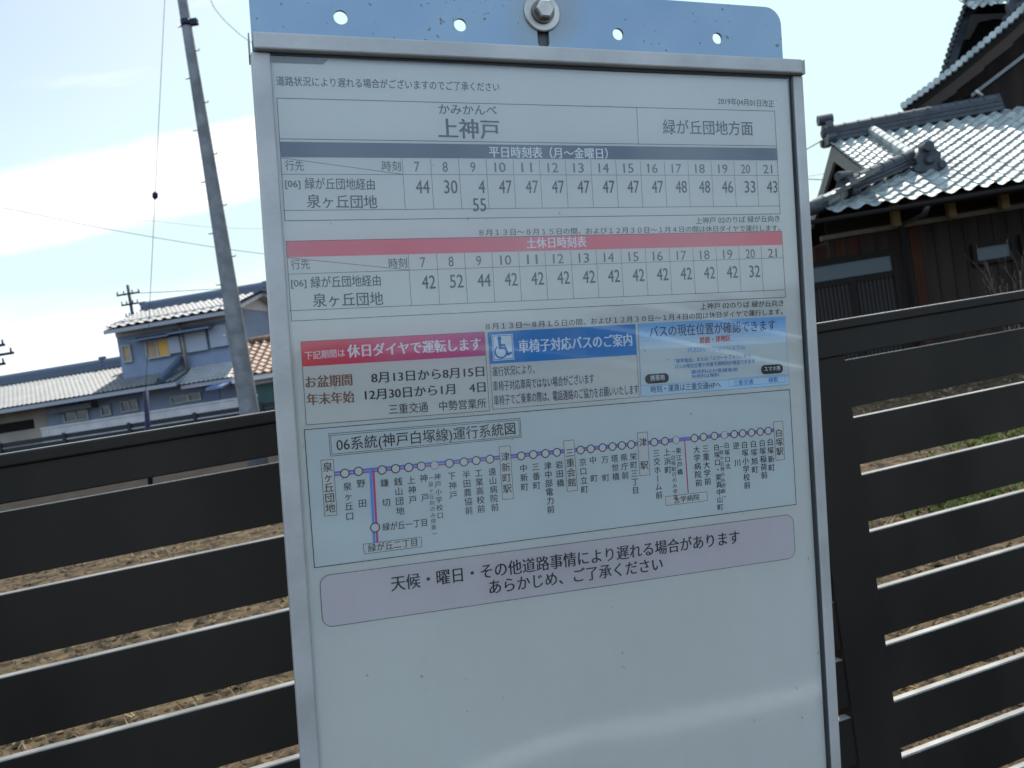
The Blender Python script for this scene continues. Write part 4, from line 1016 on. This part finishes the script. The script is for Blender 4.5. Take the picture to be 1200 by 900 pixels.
# garden wall and far dark fence in front of the left house
GW = Fac(165, 495, 28.0, R(4))
gx0, gx1 = aof(GW, 50, 515, 0), aof(GW, 300, 470, 0); gz = zof(GW, 165, 485.5, 0)
gw = MB(); gw.fbox(GW, gx0, gx1, 0, .15, 0, gz); gw.fbox(GW, gx0 - .02, gx1 + .02, -.02, .17, gz + .001, gz + .06)
x = gx0 + .2
while x < gx1: gw.fbox(GW, x, x + .06, -.015, 0, 0, gz); x += 2.0
tag(gw.build('garden_wall', M_blockwall), 'low pale block wall in front of the blue-grey house', 'wall')
FF = Fac(140, 505, 25.0, R(4))
fx0, fx1 = aof(FF, -150, 540, 0), aof(FF, 330, 480, 0); fzt = zof(FF, 140, 498.5, 0)
ff = thing('far_slat_fence', 'distant dark slatted fence before the pale garden wall', 'fence', FF.W(0, 0, 0))
b = MB()
for k in range(6): b.fbox(FF, fx0, fx1, 0, .03, fzt - .14 - k * .17, fzt - k * .17)
b.build('slat_panel', M_bronze, ff)
x = fx0
while x < fx1:
    b = MB(); b.fbox(FF, x, x + .09, -.06, -.002, 0, fzt + .04); b.build('post', M_bronze, ff); x += 2.0

# ------------------------------------------------------------------ poles and wires
p_at = at(296, 505, 15.0); base = Vector((p_at.x, p_at.y, 0))
up_ = thing('utility_pole', 'tall tapering grey concrete utility pole left of the bus stop board', 'utility pole', base)
rb = 0.185; z_top = 8.6
# the pole leans a little, as in the photo
topp = at(218.5, 0, 15.0); lean = Vector(((topp.x - base.x) / topp.z, 0, 0))
def pole_pt(z): return base + lean * z + Vector((0, 0, z))
b = MB(); zs = [0, 1.4, 3, 5, 7, z_top + 3]
b.tube([pole_pt(z) for z in zs], [rb - (rb - .072) * z / z_top for z in zs][:5] + [.06], 24); b.build('shaft', M_polec, up_)
b = MB(); k = 0
for z in [2.6 + .45 * i for i in range(14)]:
    s = 1 if k % 2 else -1; r_ = rb - (rb - .072) * z / z_top; k += 1
    p = pole_pt(z); b.tube([p + Vector((s * r_ * .8, -.02, 0)), p + Vector((s * (r_ + .065), -.02, .0)), p + Vector((s * (r_ + .07), -.02, .03))], .011, 6); b.build('step_bolt', M_steel, up_); b = MB()
b = MB(); 
for z in (8.05,): 
    p = pole_pt(z); r_ = rb - (rb - .072) * z / z_top; b.tube([p - Vector((0, 0, .06)), p + Vector((0, 0, .06))], r_ + .012, 20); b.box8([p + Vector((r_ + x, y, zz)) for zz in (-.05, .05) for x, y in ((-.02, -.05), (.12, -.05), (.12, .05), (-.02, .05))])
b.build('band_clamp', M_navy, up_)
# guy wire with insulator and navy sleeve
g0 = on_ground(174, 575); gd = 15.5
d0 = at(170, 470, gd); d1 = at(193, 0, gd); g0 = at(173.5, 560, gd)
gy = thing('guy_wire', 'thin upright guy wire with a ball insulator and navy lower sleeve', 'guy wire', Vector((g0.x, g0.y, 0)))
b = MB(); dirv = (d1 - d0).normalized(); b.tube([d0, d0 + dirv * 11], .0055, 6); b.build('wire', M_black, gy)
kk = at(181, 229, gd); kk = d0 + dirv * (kk - d0).dot(dirv)
b = MB(); b.tube([kk - dirv * .07, kk - dirv * .035, kk + dirv * .035, kk + dirv * .07], [.02, .05, .05, .02], 10); b.build('insulator', M_navy, gy)
b = MB(); gtop = at(171, 458, gd); b.tube([Vector((g0.x, g0.y, 0)), gtop], .045, 10); b.build('sleeve', M_navy, gy)
# cables
def cable(name, label, pts, r, sag=0.0, wob=0):
    n = 12 * (len(pts) - 1); P = [at(*p) for p in pts]; out = []
    for i in range(n + 1):
        t = i / n * (len(P) - 1); k = min(int(t), len(P) - 2); f = t - k; a0, a1, a2, a3 = P[max(k - 1, 0)], P[k], P[k + 1], P[min(k + 2, len(P) - 1)]
        p = 0.5 * (2 * a1 + (a2 - a0) * f + (2 * a0 - 5 * a1 + 4 * a2 - a3) * f * f + (3 * a1 - a0 - 3 * a2 + a3) * f ** 3)
        tt = i / n; out.append(p - Vector((0, 0, sag * 4 * tt * (1 - tt))))
    b = MB(); b.tube(out, r, 6); return tag(b.build(name, M_black), label, 'cable', 'overhead cables')
cable('overhead_cable', 'thicker overhead cable crossing the white cloud streak behind the pole', [(-1500, -60, 24), (-260, 196, 24), (0, 243, 24.5), (140, 271, 25), (305, 297, 26), (480, 312, 25.5), (620, 305, 24), (800, 250, 20), (972, 160, 15.3)], .010)
cable('overhead_cable', 'faint thin overhead line just above the thicker cable', [(-1500, 0, 42), (-260, 205, 42), (60, 245, 43), (180, 259, 43), (303, 268, 44), (620, 262, 42), (985, 200, 30)], .008)
cable('overhead_cable', 'short cable curving from the top of the frame towards the board corner', [(215, -300, 22), (236, -40, 22), (247, 0, 22), (258, 18, 22), (275, 35, 22), (292, 48, 22), (330, 70, 22), (420, 118, 22), (600, 170, 21), (800, 200, 19), (990, 212, 17.5)], .010)
cable('overhead_cable', 'thin far line running from the distant pole above the ridge', [(151, 344, 70), (230, 340, 68), (330, 332, 66), (640, 290, 60), (1000, 230, 50)], .03)
# distant pole with cross arms
def far_pole(label, px, ytop, depth, arms, r=.13, below=60):
    t = at(px, ytop, depth); o = thing('utility_pole', label, 'utility pole', Vector((t.x, t.y, 0)), 'distant utility poles')
    b = MB(); b.tube([Vector((t.x, t.y, 0)), t], [r * 1.3, r], 10); b.build('shaft', M_navy, o)
    for dz, hw in arms:
        b = MB(); c = t - Vector((0, 0, dz)); b.box8([c + Vector((x, y, z)) for z in (-.07, .07) for x, y in ((-hw, -.22), (hw, -.22), (hw, -.1), (-hw, -.1))])
        for s in (-1, -.4, .4, 1): b.tube([c + Vector((s * hw * .92, -.16, .07)), c + Vector((s * hw * .92, -.16, .3))], .05, 6)
        b.build('cross_arm', M_navy, o)
    return o
far_pole('distant utility pole with cross arms rising behind the blue-grey roof', 149.5, 334, 70, ((.75, .95), (1.6, .7), (2.6, .5)), .12)
far_pole('distant utility pole cut by the left picture edge, only its arm ends showing', -22, 392, 46, ((.75, 1.25), (1.25, 1.65), (1.75, 1.1)), .16)

# ------------------------------------------------------------------ field beyond the fence
fbase = Vector((FP0.x, FP0.y, 0))
cl = MB(); st = MB(); wd2 = MB()
for _ in range(20000):
    y = 2.3 * (9.0 ** random.random()); x = random.uniform(-.72, .78) * y
    p = Vector((x, y, 0))
    if not -13.2 < (p - fbase).dot(FN) < -0.35: continue
    s = random.choice((1, 1, 1, 2.2)) * random.uniform(.006, .02) * (1 + y * .05); o = [Vector((random.uniform(.6, 1) * s * math.cos(a), random.uniform(.6, 1) * s * math.sin(a), random.uniform(-.1, .25) * s)) for a in (0, 1.05, 2.1, 3.14, 4.2, 5.25)]
    top = Vector((random.uniform(-.3, .3) * s, random.uniform(-.3, .3) * s, s * random.uniform(.5, .9)))
    cl.add([p + q for q in o] + [p + top], [(i, (i + 1) % 6, 6) for i in range(6)])
for _ in range(20000):
    y = 2.3 * (9.0 ** random.random()); x = random.uniform(-.72, .78) * y; p = Vector((x, y, 0))
    if not -13.2 < (p - fbase).dot(FN) < -0.35: continue
    if math.sin(x * 1.7 + 1.3 * math.sin(y * .8)) + math.sin(y * 2.1) < random.uniform(-1.4, .8): continue
    a = random.uniform(0, 6.28); L = random.uniform(.03, .10); h = random.uniform(.005, .06); d = Vector((math.cos(a), math.sin(a), 0)); n = Vector((-d.y, d.x, 0)) * random.uniform(.0015, .004) * (1 + y * .12)
    z = Vector((0, 0, .015)); st.face([p - n + z, p + n + z, p + d * L + Vector((0, 0, h + .015))])
wc = [on_ground(1110, 590), on_ground(1180, 505), on_ground(1195, 520), on_ground(1150, 512), on_ground(1230, 560)]
for c in wc:
    for _ in range(150):
        r = abs(random.gauss(0, .28)) * (c.y / 6); a = random.uniform(0, 6.28); p = Vector((c.x + r * 1.6 * math.cos(a), c.y + r * math.sin(a), 0.01))
        for k in range(3):
            a2 = random.uniform(0, 6.28); L = random.uniform(.03, .09); d = Vector((math.cos(a2), math.sin(a2), 0)); n = Vector((-d.y, d.x, 0)) * .008
            wd2.face([p - n, p + n, p + d * L * .6 + n * .7 + Vector((0, 0, L * .7)), p + d * L + Vector((0, 0, L * .6))])
for nm, mb_, mt in (('soil_clods', cl, M_clod), ('dead_grass', st, M_straw), ('green_weeds', wd2, M_weed)):
    o = mb_.build(nm, mt); o['kind'] = 'stuff'; o['label'] = {'soil_clods': 'brown clods of dry soil on the field beyond the fence', 'dead_grass': 'straw-coloured dead grass over the field', 'green_weeds': 'patches of low green weeds on the field'}[nm]; o['category'] = {'soil_clods': 'soil', 'dead_grass': 'grass', 'green_weeds': 'weeds'}[nm]
# bare twiggy shrub by the timber house
sb = at(1192, 330, 10.5); sbase = Vector((sb.x, sb.y, 0))
b = MB()
def twig(p, d, L, r, dep):
    q = p + d * L; m_ = p + d * L * .5 + Vector((random.uniform(-.03, .03), random.uniform(-.03, .03), 0)); b.tube([p, m_, q], [r, r * .8, r * .55], 5)
    if dep:
        for _ in range(3):
            nd = (d + Vector((random.uniform(-.6, .6), random.uniform(-.5, .5), random.uniform(-.1, .5)))).normalized(); twig(p + d * L * random.uniform(.5, 1), nd, L * random.uniform(.45, .7), r * .5, dep - 1)
for k in range(4): twig(sbase + Vector((random.uniform(-.25, .15), random.uniform(-.15, .15), 0)), Vector((random.uniform(-.35, .15), random.uniform(-.2, .2), 1)).normalized(), random.uniform(.75, 1.0), .013, 3)
tag(b.build('bare_shrub', mat('twig_bark', (.075, .05, .035), .8)), 'bare leafless twigs standing before the timber house wall', 'shrub')
